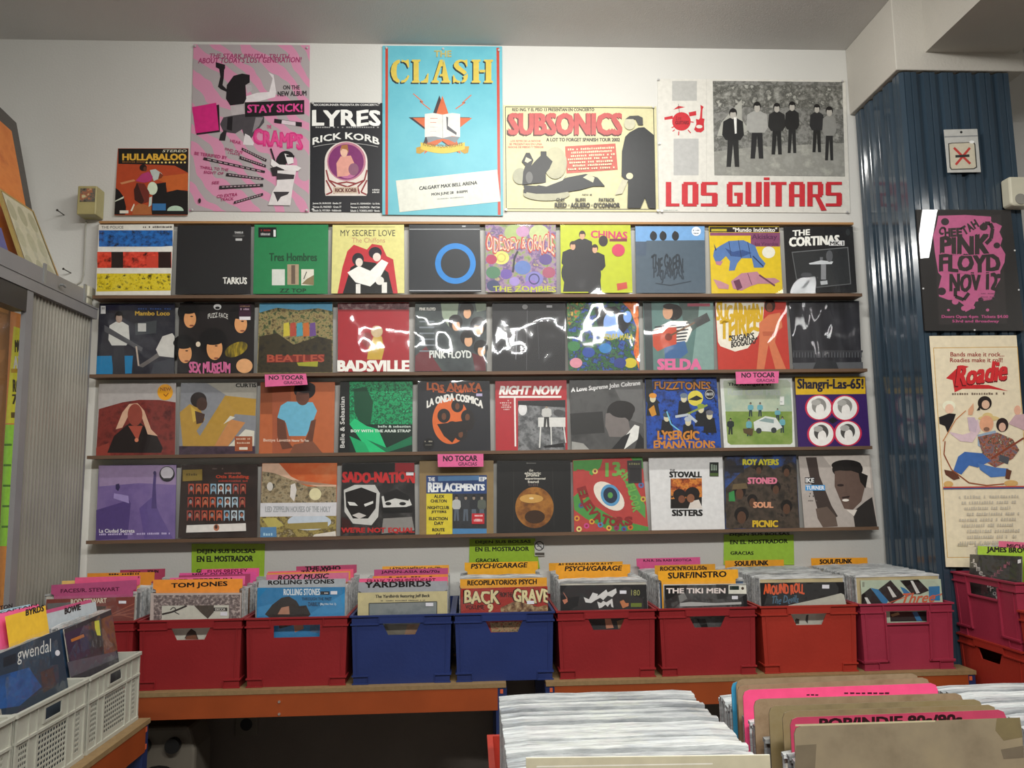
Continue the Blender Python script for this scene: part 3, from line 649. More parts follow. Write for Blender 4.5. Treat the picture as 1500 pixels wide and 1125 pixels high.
for x, y, c in ((435, 150, 'd89030'), (580, 150, '6a7a8a'), (500, 240, '384858'), (700, 230, '6a6a72'), (600, 260, 'b0b8c0'), (660, 200, '88a038')): a.P('14161c', [(x - 30, y + 70), (x - 22, y), (x + 22, y), (x + 34, y + 70)]).E('d0c8a8', x, y - 10, 14, 18).E(c, x, y - 24, 18, 12)
a.L('8c9a40', '590,215 690,170', 9).L('b8c0c8', '540,225 600,215 640,250', 12).L('70b8d8', '500,200 520,260 560,290', 6).P('c88a28', '415,190 440,170 452,215 430,225')
a.T('FUZZTONES', '2a1a14', 440, 60, 706, 100, b=.06, wob=.12).T('FUZZTONES', 'c8822e', 444, 62, 702, 96, b=.02, wob=.12).T('LYSERGIC', 'c8822e', 458, 292, 650, 332, b=.04, wob=.16).T('EMANATIONS', 'c8822e', 440, 338, 724, 372, b=.04, wob=.16)
s_ = a.sub('sticker', 'round dark sticker'); s_.E('1c1c20', 700, 120, 25, 26).ring('b0b0b4', 700, 120, 19, 22).scr('c0c0c0', 684, 112, 716, 126, 4)
done(a, 'dark blue comic-style record sleeve with a yellow moon and orange lettering')
a = cover(3, OF, '748,42 1085,40 768,370 1100,366', 'd9dcd8')
a.P(Mot(['9ab0a0', 'b4c0a8', 'c0c8bc'], 8), '766,56 1062,52 1078,66 1086,200 775,200 764,70').P(Mot(['6a8a3a', '80984a', '92a460'], 12), '774,200 1086,200 1088,345 1078,354 800,356 784,345')
a.T('The Avengers VI', '24302c', 786, 66, 985, 84, b=.04).T('Real Cool Hits', 'b2bcb4', 786, 92, 1030, 124, b=.05)
for x, y, h in ((892, 158, 66), (936, 158, 66), (1018, 186, 56), (884, 232, 84), (1040, 224, 76)): a.person(x, y, y + h, 28, '6aa8b4', '2c3844')
a.person(798, 232, 308, 34, '26302e', '20282a').P('d8dcd8', '905,250 960,222 1010,230 1040,275 1000,296 910,290').P('8aa0a0', '930,245 960,230 1000,238 1000,256').E('3a4040', 930, 290, 13).E('3a4040', 1000, 288, 13).P('5a4a30', '855,280 905,280 900,315 860,300')
s_ = a.sub('sticker', 'white price sticker'); s_.R('e4e6e2', 1028, 130, 1048, 170).scr('60686a', 1031, 152, 1045, 158, 3)
done(a, 'pale record sleeve with small figures and a white car on a green field')
a = cover(3, OF, '1098,38 1428,36 1116,368 1452,366', '35195c', 1.1)
a.P('d2aa1c', '1099,38 1427,36 1430,118 1104,122').T('Shangri-Las-65!', '1c1830', 1112, 48, 1418, 108, b=.04)
for x, y in ((1212, 182), (1333, 184), (1222, 306), (1346, 302)):
    a.E('c42a4a', x, y, 66, 60, 32).E('e8e6e2', x, y, 57, 55, 32)
    a.E('8a8884' if y < 250 else '4a4846', x, y - 8, 34, 36).E('e8e4e0', x + 4, y + 12, 20, 30).E('a8a6a2', x - 14, y - 24, 22, 14)
a.P('141018', '1276,226 1300,242 1276,258 1252,242')
done(a, 'purple and yellow record sleeve with four round portraits ringed in red')
# --- lowest row
a = cover(4, OD, '60,575 520,572 40,1022 512,1012', Mot(['5a4a7c', '6c5a8c', '7a6894'], 5), 1.35)
a.P('8d7a9c', '61,577 519,574 517,690 300,680 62,700').P('4c3c70', '45,840 240,780 250,800 230,1010 42,1018').P('584880', '300,830 380,760 420,860 500,1008 330,1010').P('46386a', '372,830 380,700 386,620 402,620 398,700 404,830').E('3a3058', 392, 620, 9, 12).P('8f80b0', '150,740 235,755 240,800 148,770').P('30284c', '160,688 180,682 186,705 175,728 160,715')
a.T('La Ciudad Secreta', 'd8d0e4', 62, 952, 272, 974, b=.02).scr('b0a4c8', 62, 978, 485, 990, 40, tilt=-6)
s_ = a.sub('sticker', 'round white and black sticker'); s_.E('26242a', 466, 626, 46, 46).E('b8b4bc', 466, 620, 38, 36).R('3a383e', 442, 650, 490, 658)
done(a, 'hazy violet record sleeve with a lone column and round sticker')
a = cover(4, OD, '552,572 1003,568 530,1005 998,1005', Mot(['2a2220', '382c28', '302624'], 9))
a.T('Otis Redding', 'c04428', 756, 632, 950, 656, b=.03).scr('a83c30', 760, 662, 945, 672, 18).scr('b86050', 805, 616, 905, 626, 10).scr('7a6a62', 735, 590, 800, 598, 7)
cc = ['b04a38', 'a8c4d4', 'c0583c', '9a4438', 'c4d4dc', 'b85a3a', 'a04a40', '8ab0c8']
for j in range(3):
    for i in range(8):
        x, y = 592 + i * 44 - j * 4, 684 + j * 79; c = cc[(i * 5 + j * 3) % 8]
        a.R(c, x, y, x + 34, y + 62).P('3a2622', [(x + 3, y + 62), (x + 9, y + 44), (x + 25, y + 44), (x + 31, y + 62)]).E('2a1c1a', x + 17, y + 22, 12, 15).E('b07058' if i % 3 else '8a8c90', x + 18, y + 28, 8, 12)
a.P('e6e2dc', '584,930 934,918 936,964 580,974').E('c07858', 760, 944, 17, 20).E('4a3028', 758, 940, 9, 12)
s_ = a.sub('sticker', 'gold sticker'); s_.P('8a7434', '560,602 676,598 676,664 560,670').scr('5a4a20', 580, 622, 650, 636, 5)
done(a, 'dark brown record sleeve with three rows of tiny portraits', film_w)
a = cover(4, OD, '1030,562 1475,560 1015,1005 1468,1002', Mot(['b84c24', 'c8602e', 'd08a5a'], 4))
a.P('d8b49a', '1031,564 1130,562 1200,640 1300,690 1470,690 1470,720 1030,640').P(Mot(['5a5244', '8a7a5c', 'a89a7c', '3a362c'], 40), '1030,610 1100,620 1180,650 1300,700 1470,700 1470,800 1022,800').P(Mot(['7a6c3a', 'a89858', '5a4c2c', 'c0b490'], 30), '1018,880 1470,874 1468,1002 1016,1004')
a.P('dcd6d0', '1200,690 1225,680 1235,720 1220,790 1195,760').E('e0d8ac', 1345, 745, 36, 36).E('d0ccc4', 1076, 700, 18, 26).E('c4d0dc', 1310, 910, 130, 50).P('9c8c50', '1180,920 1420,910 1420,950 1200,955').P('dcd6cc', '1340,985 1465,965 1468,1002 1330,1003').P('bcb060', '1030,890 1110,885 1160,930 1080,960')
a.P('d6d6da', '1020,798 1472,794 1470,874 1018,880').T('LED ZEPPELIN HOUSES OF THE HOLY', 'a4a8ac', 1050, 818, 1436, 852, b=.04)
s_ = a.sub('sticker', 'small blue sticker'); s_.P('5a8ab4', '1020,942 1114,940 1116,1000 1018,1002').scr('a8cce0', 1036, 975, 1096, 992, 4)
done(a, 'orange-sky record sleeve with pale rocks and a white paper band')
a = cover(4, OE, '85,560 515,555 75,995 520,990', Mot(['1e1e1e', '2c2a2a', '4a4848'], 18))
a.R('98222a', 400, 560, 514, 612).P('161616', '90,570 400,560 396,616 92,625').P('c8c8c4', '96,720 160,690 280,690 310,740 300,880 260,930 150,920 100,850').P('1a1616', '104,735 200,705 290,740 285,830 240,890 150,890 110,820').P('dcdcd8', '118,790 160,795 180,815 130,812').P('dcdcd8', '215,805 270,785 270,800 222,820').P('c8c4c0', '145,870 185,855 230,872 188,892').P('3a1a18', '84,880 130,900 150,960 82,990')
a.P('d4d4d0', '320,760 400,730 480,760 500,810 440,830 330,825').P('1c1c1c', '330,745 410,715 490,760 480,785 400,770 340,790').P('141414', '316,825 510,820 500,855 330,860').E('1c1c1c', 360, 802, 18, 10).E('1c1c1c', 445, 802, 20, 10).P('8a8884', '330,890 500,880 515,960 320,980')
a.T('SADO-NATION', 'c02a2c', 90, 616, 514, 676, b=.07, wob=.1).T("WE'RE NOT EQUAL", 'b82a2a', 82, 944, 514, 978, b=.05)
s_ = a.sub('sticker', 'small white price sticker'); s_.R('d8d8dc', 466, 616, 510, 634)
done(a, 'black and white record sleeve with stark masks and red capitals', film_w)
a = cover(4, OE, '545,545 985,545 545,995 985,990', '8c7650')
a.P('2a4478', '585,635 945,632 945,742 586,742').P('5a88b8', '655,640 900,636 900,662 656,668').T('THE', 'e0e4ea', 598, 646, 636, 668, b=.05).T('EP', 'e8ecf0', 900, 644, 942, 668, b=.06).T('REPLACEMENTS', 'e8ecf0', 598, 682, 930, 728, b=.05, grow=-.25)
a.P('d8c638', '586,742 740,742 740,992 586,994').P(Mot(['26282c', '34363a', '3e4246'], 10), '742,742 945,742 944,950 742,950').P('4c84b4', '742,950 944,950 944,990 742,992')
for i, (t, x0, x1) in enumerate((('ALEX', 632, 692), ('CHILTON', 612, 706), ('NIGHTCLUB', 594, 720), ('JITTERS', 616, 704), ('ELECTION', 602, 712), ('DAY', 634, 688), ('ROUTE', 622, 694), ('66', 644, 670))):
    y = 750 + (i // 2) * 66 + (i % 2) * 27; a.T(t, '24201c', x0, y, x1, y + 18, b=.04, wob=.06)
for x, c in ((765, 'b8bab8'), (820, '3a3c40'), (868, '2c2e34'), (915, '5a6058')): a.person(x, 752, 905, 52, c, '5a6470')
s_ = a.sub('sticker', 'red sticker'); s_.R('c22a34', 856, 860, 930, 922).scr('f0d0d0', 864, 868, 922, 878, 7).scr('f0d0d0', 868, 892, 920, 908, 6)
done(a, 'small blue and yellow record sleeve mounted on a brown card backing')
a = cover(4, OE, '1005,548 1442,545 1003,985 1448,978', '1d1d1d')
a.L('3c3a38', '1104,590 1106,960', 2).L('3c3a38', '1334,585 1346,955', 2).E(Mot(['3a2412', '7a4a1e', 'a8702e', '4a2c16'], 9), 1228, 825, 114, 122, 40).E('c89a50', 1210, 772, 70, 26).E('e6d0a0', 1210, 770, 14, 6).E('3a2414', 1230, 880, 60, 40)
for i, (t, x0, x1) in enumerate((('the', 1196, 1220), ('electric', 1170, 1266), ('prunes', 1180, 1256), ('experimental', 1172, 1292), ('band', 1190, 1252))): a.T(t, 'dcd8cc', x0, 596 + i * 17, x1, 611 + i * 17, b=.03)
a.scr('5a4a4a', 1192, 684, 1252, 696, 5).scr('8a8884', 1180, 558, 1248, 564, 8)
done(a, 'black record sleeve with a bronze reflective ball')
a = cover(4, OF, '60,428 385,412 68,772 415,765', 'b34440')
a.P('4e9448', '62,430 200,424 190,460 150,500 110,470 64,480').P('4e9448', '63,600 110,560 160,640 240,690 330,720 414,740 415,764 240,768 120,700 68,660').P('4e9448', '330,414 386,413 390,470 350,440').P('b34440', '80,470 140,480 130,520 90,540').P('5a9a50', '300,520 350,540 400,640 400,700 360,660')
for x, y, c in ((165, 480, 'd8c06a'), (80, 700, 'd89a3a'), (100, 640, '3c6a8a'), (125, 735, 'c84a8a'), (190, 730, '4a88b8'), (230, 745, 'd8b04a'), (300, 750, '3a6aa0'), (90, 750, 'e0d080'), (390, 610, 'c8b04a'), (380, 545, '4a78b0'), (110, 600, 'c86a3a'), (265, 745, '8a3a6a'), (330, 742, 'c8702c'), (150, 715, 'd8a03a')): a.E(c, x, y, 13, 13, 14).E('8a2a3a', x, y, 6, 6, 10)
a.E('e6ddd0', 230, 596, 86, 50, rot=42).E('5a98c4', 236, 592, 44, 52, rot=-20).E('28344a', 236, 592, 32, 38, rot=-20).E('5a9a50', 236, 592, 12, 14)
a.T('13', '6fa850', 216, 442, 280, 505, b=.06, tilt=-6).along('th FLOOR', '6fa850', [(284, 470), (320, 520), (340, 580), (362, 670)], 40, 24, .05).along('ELEVATORS', '8a2c2c', [(100, 555), (120, 620), (170, 690), (240, 715), (340, 712)], 44, 40, .06)
s_ = a.sub('sticker', 'dark grey sticker'); s_.P('3c3a3a', '314,430 382,428 384,534 320,536').scr('8a8a60', 322, 440, 376, 450, 5).R('2c2a2c', 326, 466, 378, 528)
done(a, 'red and green swirling record sleeve with a white and blue oval in the middle')
a = cover(4, OF, '415,416 760,408 430,756 772,752', 'dcdcdc')
a.R('1c1614', 518, 514, 664, 654).P(Mot(['3a1410', 'a04a20', 'd88838', '1a1010'], 26), '518,514 664,512 666,600 520,610').E('1c1412', 560, 590, 30, 28).E('1c1412', 620, 585, 34, 32).P('d8d0c8', '600,654 612,620 650,612 668,654').E('7a4a34', 570, 610, 16, 18).E('8a5a40', 612, 606, 18, 20)
a.T('THE', BK, 514, 470, 538, 480, b=.04).T('STOVALL', BK, 514, 482, 662, 508, b=.06).T('SISTERS', BK, 526, 660, 666, 688, b=.06)
s_ = a.sub('sticker', 'dark rectangular sticker'); s_.R('1e2420', 700, 438, 742, 504).R('4a6030', 702, 488, 741, 502).scr('90a090', 706, 446, 738, 476, 3)
done(a, 'plain white record sleeve with a small square fiery photo')
a = cover(4, OF, '770,408 1105,402 775,750 1122,745', Mot(['2a3c70', '34508c', '2c2a30', '3a3430'], 9))
a.P(Mot(['2a2622', '3c342c', '50443a', '241f1e'], 26), '774,560 860,470 940,430 1000,470 1080,440 1108,480 1120,744 777,748')
for x, y, r in ((840, 580, 30), (1010, 560, 24), (1060, 480, 22), (930, 470, 20), (850, 690, 34), (1060, 650, 28), (900, 620, 24)): a.E('1c1816', x, y - 8, r, r * 1.05).E('5a3e2e', x, y + 6, r * .6, r * .85)
a.P('6a5a40', '810,540 870,535 880,560 805,566').P('3a8a4a', '790,580 815,570 820,620 790,620').P('26262c', '786,455 860,450 862,486 788,488')
a.T('ROY AYERS', 'd2c832', 856, 424, 1022, 450, b=.06).T('STONED', 'd87a94', 880, 510, 1014, 538, b=.06).T('SOUL', 'd89a78', 906, 624, 996, 650, b=.06).T('PICNIC', 'd2b02e', 902, 710, 1018, 740, b=.06)
done(a, 'dark blue-brown crowd record sleeve with four lines of coloured lettering')
a = cover(4, OF, '1116,408 1450,400 1145,748 1485,740', 'a29a94', 1.3)
a.P('bcb4ac', '1230,410 1445,402 1455,560 1300,500').P('3a302c', '1150,415 1200,414 1214,500 1270,640 1300,690 1250,720 1215,700 1180,560').P('5a4c44', '1196,655 1250,645 1290,690 1300,738 1230,742 1205,700').E('1c1816', 1345, 470, 72, 44).P('5c4a42', '1285,480 1340,470 1400,490 1430,540 1410,620 1370,660 1330,655 1305,600 1285,550').E('1c1816', 1340, 452, 70, 26).P('1c1816', '1395,480 1440,500 1430,560 1405,530').P('2c2826', '1380,740 1370,670 1430,620 1460,600 1484,738').P('c8c0b8', '1340,660 1390,660 1375,690').E('2a1e1c', 1312, 545, 16, 6).E('d8d0c8', 1336, 615, 16, 6).P('2a1e1c', '1318,600 1356,594 1352,604 1322,608')
a.R('1a1a1e', 1146, 508, 1192, 536).T('IKE', 'e8e4e0', 1150, 512, 1188, 532, b=.03).R('3a88c0', 1148, 544, 1240, 570).T('TURNER', 'e8f0f4', 1152, 548, 1236, 566, b=.03).scr('3a3634', 1168, 580, 1200, 588, 4).scr('3a3634', 1164, 592, 1208, 600, 5).scr('6a625e', 1160, 614, 1205, 620, 5)
done(a, 'grey-beige record sleeve with a smiling man beside a guitar neck')
# ------------------------------------------------------------------ posters and notices
WALLN = (0, -1, 0)
pin_m = surf('steel_pin', 'd0d0d0', .05, 20, .3, .5, metal=.5)
PG = 'posters pinned along the top of the wall'
def pins(o, a, pts, r=.0055):
    for x, y in pts:
        p, q = a.loc(x, y); b = MB(); c = Vector((p - a.oa, q - a.ob, a.c)); n = 12
        b.prism([(c.x + r * math.cos(2 * math.pi * i / n), c.y + r * math.sin(2 * math.pi * i / n)) for i in range(n)], c.z, c.z + .003, 'z')
        b.prism([(c.x + r * .6 * math.cos(2 * math.pi * i / n), c.y + r * .6 * math.sin(2 * math.pi * i / n)) for i in range(n)], c.z + .003, c.z + .0055, 'z')
        w = b.build('drawing_pin', pin_m); w.parent = o
def flat(O, quad, base, y=-.004, g=.95, th=.0025, edge=None, n=WALLN):
    a = Art((0, y, 0), n, O[0], O[1], g); q = [tuple(map(float, p.split(','))) for p in quad.split()]
    return a.board(q[0], q[1], base, BL=q[2], BR=q[3], th=th, edge=edge)
# small record standing at the left end of the pale shelf
P1 = ((0, 0), 3.75); P6 = ((100, 240), 7.895)
a = Art((0, -.012, 2.69), (0, -1, .03), (0, 0), 3.75, 1.15)
a.board((648, 815), (1036, 815), 'a84426', BL=(628, 1182), BR=(1030, 1182), th=.005, edge='c8c0b0')
a.P('1e1c1a', '650,817 1034,817 1034,900 860,905 650,900').P('241e1c', '860,905 1034,860 1034,950 960,910').T('HULLABALOO', 'd2a43c', 674, 845, 1022, 880, b=.05).T('STEREO', 'c8c4b0', 892, 822, 1026, 836, b=.02, sh=.2).scr('8a5a2a', 672, 886, 795, 893, 14)
for i in range(11): a.E('e0c878', 806 + i * 21, 893, 6, 6, 5)
a.o, a.sc = P6
a.P('b55a2a', '970,160 1380,110 1380,300 1150,320 1120,220').P('1a1818', '550,280 590,310 640,380 670,500 660,588 535,588').P('1a1818', '980,330 1020,230 1130,215 1140,330 1260,300 1385,315 1385,588 960,588').E('c8d4bc', 975, 285, 58, 75).E('a8c0ac', 1240, 545, 95, 60, a0=0, a1=180).R('1a1818', 1140, 545, 1336, 588).P('c2c8b8', '540,430 645,375 640,400 542,440').R('356a9c', 975, 460, 1130, 540).P('b0b8b4', '945,75 1010,62 1080,110 1100,140 1040,180 990,200').P('7a3a24', '1040,180 1060,100 1100,135 1080,165').P('a8386a', '780,200 850,120 930,90 980,150 960,200 880,220').P('6a2c24', '770,320 790,220 880,230 940,330 930,440 860,460 780,430').P('3a1e1a', '760,300 800,220 840,330 880,430 850,470 770,420').P('c08058', '600,220 760,180 780,200 620,240').E('241a18', 868, 45, 42, 38).E('5a3424', 890, 60, 20, 26).P('d8cdb8', '720,545 760,460 770,475 740,550').R('d0ccc0', 596, 540, 698, 574).P('a06038', '740,588 760,500 820,460 880,470 960,500 970,588').P('b8c4bc', '940,390 970,380 965,480 930,500')
o = a.make('record_sleeve', None, 'small red and black record sleeve leaning at the left end of the poster shelf', 'record sleeve')

# pink poster
PA = ((270, 50), 4.0167)
a = flat(PA, '55,60 738,65 28,1040 732,1048', Mot(['d490ae', 'aea6a8'], 5.0, (1, 1, .35), hard=True, wave=7.0))
a.T('THE STARK BRUTAL TRUTH', 'a03668', 150, 114, 618, 140, sh=.2, b=.02, tilt=4).T("ABOUT TODAY'S LOST GENERATION!", 'a03668', 80, 140, 690, 172, sh=.2, b=.02, tilt=-6)
a.P('201c20', '185,165 240,180 240,200 235,210 232,260 225,300 250,325 260,345 215,325 198,310 212,250 205,205 185,195').P('e2dcde', '350,370 430,345 500,340 520,260 495,225 525,240 540,340 535,370 440,395 360,400').P('201c20', '250,300 290,245 340,232 385,240 385,285 360,300 365,380 350,410 270,420 245,380').P('b8b0b4', '360,300 395,300 400,330 370,350').P('b8b0b2', '270,420 345,420 352,470 280,480').P('4a464a', '280,480 350,470 470,485 470,520 410,590 390,620 352,600 340,560 300,585 230,575 210,530 230,490').P('1e1a1e', '255,490 285,485 280,570 250,560').P('8a8488', '420,490 465,490 440,540 400,580').P('2a2629', '235,565 250,570 240,628 204,626 212,590').P('dcd6d8', '358,585 385,600 410,640 405,655 345,650')
a.P('1a181a', '355,402 706,388 706,472 358,488').T('STAY SICK!', 'd84a90', 372, 418, 694, 464, b=.03, tilt=-8, wob=.1)
a.T('ON THE', '3a3438', 582, 302, 678, 326, b=.03).T('NEW ALBUM', '3a3438', 550, 338, 718, 366, b=.03, tilt=-4)
a.P('2a1c24', '55,440 205,415 210,576 72,594').P('d02a7c', '46,430 188,404 204,566 68,584')
a.P('241e24', '530,498 692,520 692,546 528,522').P('d8c8d0', '575,506 655,517 655,540 572,528').T('THE', 'c83078', 486, 536, 512, 556, b=.02).T('CRAMPS', 'd0307c', 410, 560, 694, 650, b=.06, wob=.12, tilt=30).T('CRAMPS', 'dc4a8c', 416, 566, 690, 640, b=.02, wob=.12, tilt=30)
for (t, x0, y0, x1, y1, tl) in (('HEAR', 270, 618, 332, 636, 14), ('FIND OUT', 240, 668, 345, 684, 24), ('I HAVE', 258, 692, 330, 704, 14), ('BE TERRIFIED BY', 60, 692, 254, 710, 28), ('THRILL TO THE', 95, 776, 260, 792, 16), ('SIGHT OF', 115, 804, 232, 820, 10), ('SEE', 162, 868, 206, 884, -2), ('CD EXTRA', 192, 948, 312, 966, -14), ('TRACK', 214, 968, 290, 984, -8)): a.T(t, 'a83468', x0, y0, x1, y1, tilt=tl, b=.02, sh=.15)
for q in ('340,668 486,738 482,752 338,682', '328,718 482,772 480,786 325,735', '116,725 476,806 475,818 112,740', '250,818 468,848 468,858 246,836', '208,894 464,882 466,898 206,914', '294,986 464,936 466,950 292,1000'):
    a.P('2c262a', q); p = [tuple(map(float, t.split(','))) for t in q.split()]
    for i in range(10):
        t0, t1 = .06 + i * .09, .06 + i * .09 + .06; f = lambda t, e: (p[0][0] + (p[1][0] - p[0][0]) * t, p[0][1] + (p[1][1] - p[0][1]) * t + e)
        a.P('b49aa4', [f(t0, 11), f(t1, 11), f(t1, 5), f(t0, 5)])
a.L('1c181c', '510,675 540,770', 9).E('1e1a1e', 600, 725, 46, 36).E('1e1a1e', 570, 760, 30, 50).P('e4dfdf', '590,705 640,720 645,760 610,770').P('1c181c', '600,712 650,716 648,728 602,726').P('e4dfdf', '515,735 560,770 660,775 690,790 670,808 540,800 510,770').P('2a2428', '508,790 545,780 590,800 570,835 520,835').P('dcd6d6', '550,805 660,805 640,900 625,1010 495,1008 520,930 545,890').P('3a3438', '545,820 650,830 645,855 545,860').P('3a3438', '525,930 620,930 610,945 570,960 550,990 535,950').E('2a2024', 92, 982, 8, 14)
o = a.make('poster', None, 'large pink and grey zebra-striped concert poster with two women', 'poster', PG); pins(o, a, [(66, 74), (724, 84), (48, 1036), (722, 1038)])

# black poster with the round portrait
a = flat(PA, '742,402 1165,405 739,1044 1165,1049', '202126')
a.T('RECORDRUNNER PRESENTA EN CONCIERTO:', 'd8d8d6', 762, 410, 1146, 422, b=.03).T('LYRES', 'eeeeea', 756, 450, 1150, 538, b=.04, wob=.1).scr('a0a0a0', 758, 544, 1146, 552, 30).T('RICK KORB', 'e6e6e2', 756, 580, 1146, 618, b=.035, arch=34, wob=.1)
for k in (0, 1): a.L('b0b0ae', [(760 + i * 38, 652 + k * 0 + 22 * ((i / 5 - 1) ** 2) - 10) for i in range(11)], 3)
pts = [(826, 960)] + [(826 + 126 * (1 - math.cos(t)), 750 - 118 * math.sin(t)) for t in [math.pi * i / 20 for i in range(21)]] + [(1078, 940), (1064, 958), (840, 958)]
a.P('ded4cc', [(832, 952), (827, 930)] + pts[1:22] + [(1078, 935), (1070, 952)])
a.E('b8788c', 954, 750, 114, 114, 36).E('7a2c68', 952, 752, 104, 104, 36).E('b86c96', 960, 800, 60, 50)
a.P('d89a8c', '900,840 895,760 920,720 980,715 1000,760 1010,800 960,835').E('e0b49c', 940, 690, 22, 34).P('a06a3c', '920,690 925,655 960,650 968,700 955,680 930,675').E('8a5a72', 996, 796, 30, 36)
for q in ('835,800 850,860 900,880 960,870', '1075,800 1060,860 1010,880 950,870', '835,860 870,930 835,945', '1075,860 1040,930 1072,945', '850,860 890,900 880,940', '1060,860 1020,900 1030,940', '900,880 960,900 1010,880'): a.L('8a3436', q, 9)
a.R('c8b4a0', 876, 900, 1020, 938).T('RICK KORB', '6a3a34', 888, 908, 1012, 930, b=.05).scr('c8c8c6', 1106, 912, 1150, 922, 5).scr('c8c8c6', 1106, 926, 1150, 936, 5)
for i, (l, r) in enumerate((('Jueves 24, BURGOS · Studio 27', 'Jueves 31, GRANADA · La Grúa'), ('Viernes 25, MADRID · Gruta 77', 'Viernes 1, VALENCIA · Mad Club'), ('Sábado 26, VITORIA · Helldorado', 'Sábado 2, TORRELLANO · Bowie'))):
    a.T(l, 'd0d0ce', 756, 991 + i * 21, 924, 1004 + i * 21, b=.03).T(r, 'd0d0ce', 978, 993 + i * 21, 1150, 1006 + i * 21, b=.03)
o = a.make('poster', None, 'black concert poster with an arched frame round a purple portrait', 'poster', PG); pins(o, a, [(756, 408), (1146, 410), (758, 1034)])

# turquoise poster
PB = ((550, 50), 4.0167)
a = flat(PB, '42,68 745,72 40,1062 750,1068', Mot(['62b8cc', '70c4d4', '7accda'], 3, (1, 1, 3)), g=.8, th=.0035, y=-.0085)
a.P('cc4a38', '58,78 74,78 74,1062 58,1062').P('cc4a38', '712,80 728,80 737,1064 720,1064')
STL = {'C': ['46,0 30,2 14,12 4,30 0,50 4,70 14,88 30,98 44,100 44,88 34,80 30,66 29,50 30,34 34,20 46,12', '54,0 72,4 84,0 90,0 92,34 86,34 78,18 66,10 54,10', '52,90 66,88 78,78 86,66 93,70 86,86 72,98 52,100'],
 'L': ['0,0 50,0 50,7 40,10 40,90 46,93 46,100 0,100 0,93 10,90 10,10 0,7', '52,93 66,90 80,80 90,60 97,60 94,100 52,100'],
 'A': ['44,0 60,0 60,28 50,30 46,40 36,64 30,78 28,88 40,93 40,100 0,100 0,93 10,88', '64,0 66,0 92,90 100,93 100,100 52,100 52,93 62,90 58,72 42,72 45,62 56,62'],
 'S': ['52,0 70,3 82,0 88,0 89,30 83,30 74,16 62,9 50,8 40,10 34,16 36,24 52,34 74,46 86,56 70,66 46,54 20,42 6,30 6,18 18,6 34,1', '0,66 6,66 16,82 28,90 44,92 44,100 30,100 16,96 8,100 0,100', '52,92 62,88 66,80 60,72 76,68 90,60 92,74 86,88 74,97 52,100'],
 'H': ['0,0 42,0 42,7 34,10 34,90 42,93 42,100 0,100 0,93 8,90 8,10 0,7', '58,0 100,0 100,7 92,10 92,90 100,93 100,100 58,100 58,93 66,90 66,10 58,7', '37,44 63,44 63,55 37,55']}
def stencil(a, word, c, boxes, y0, y1):
    a.up()
    for ch, (x0, x1) in zip(word, boxes):
        for q in STL[ch]: a.put([a.loc(x0 + float(p.split(',')[0]) * (x1 - x0) / 100, y0 + float(p.split(',')[1]) * (y1 - y0) / 100) for p in q.split()], c)
CB = [(90, 208), (214, 316), (330, 442), (456, 552), (566, 692)]
stencil(a, 'CLASH', '2a3438', [(p - 7, q - 7) for p, q in CB], 158, 294); stencil(a, 'CLASH', 'e0c858', CB, 150, 286)
a.T('THE', '8a9a8a', 345, 100, 446, 136, b=.03).T('THE', 'c8bc70', 347, 97, 446, 132, b=.03)
a.P('3a2a30', [(390 - 14 + 190 * (1 if i % 2 == 0 else .40) * math.sin(math.pi * i / 5), 548 - 188 * (1 if i % 2 == 0 else .40) * math.cos(math.pi * i / 5)) for i in range(10)])
a.P('d86a38', [(394 + 184 * (1 if i % 2 == 0 else .40) * math.sin(math.pi * i / 5), 552 - 190 * (1 if i % 2 == 0 else .40) * math.cos(math.pi * i / 5)) for i in range(10)])
a.L('d87a58', '222,350 280,400 262,396 322,444', 6).L('d87a58', '564,358 510,406 528,402 472,440', 6)
a.P('e8e8e2', '290,470 340,464 394,474 450,464 498,470 498,606 450,600 396,612 340,602 290,606').P('8a9298', '300,606 350,602 394,612 440,602 496,606 470,640 430,622 394,616 360,622 310,640').L('c0c0bc', '394,474 396,612', 4).P('5a5a60', '416,485 428,490 426,540 478,580 476,594 420,560')
for i, y in enumerate((494, 518, 545, 570)): a.R('d89a84' if i < 2 else 'd4d0cc', 322, y, 366 - (i % 2) * 8, y + 4)
a.P('c89a28', '240,668 270,660 290,690 262,704 240,700').P('c89a28', '552,660 520,660 500,690 524,704 545,698').P('e0c64a', [(266 + i * 26, 636 + 26 * (1 - ((i - 5) / 5) ** 2)) for i in range(11)] + [(526 - i * 26, 676 + 26 * (1 - ((i - 5) / 5) ** 2)) for i in range(11)]).T('KNOW YOUR RIGHTS', '8a6a1c', 280, 650, 512, 670, arch=-14, b=.02)
a.P('e6e8dc', '120,862 716,798 736,985 142,1048').T('CALGARY MAX BELL ARENA', '2a2c2e', 258, 898, 598, 918, tilt=-34, b=.04).T('MON JUNE 28   8:00PM', '2e3032', 330, 936, 540, 956, tilt=-18, b=.03).scr('8a8e8a', 356, 968, 520, 974, 24, tilt=-12)
o = a.make('poster', None, 'tall turquoise concert poster with yellow capitals and an orange star', 'poster', PG); pins(o, a, [(64, 82), (726, 96), (398, 88)])

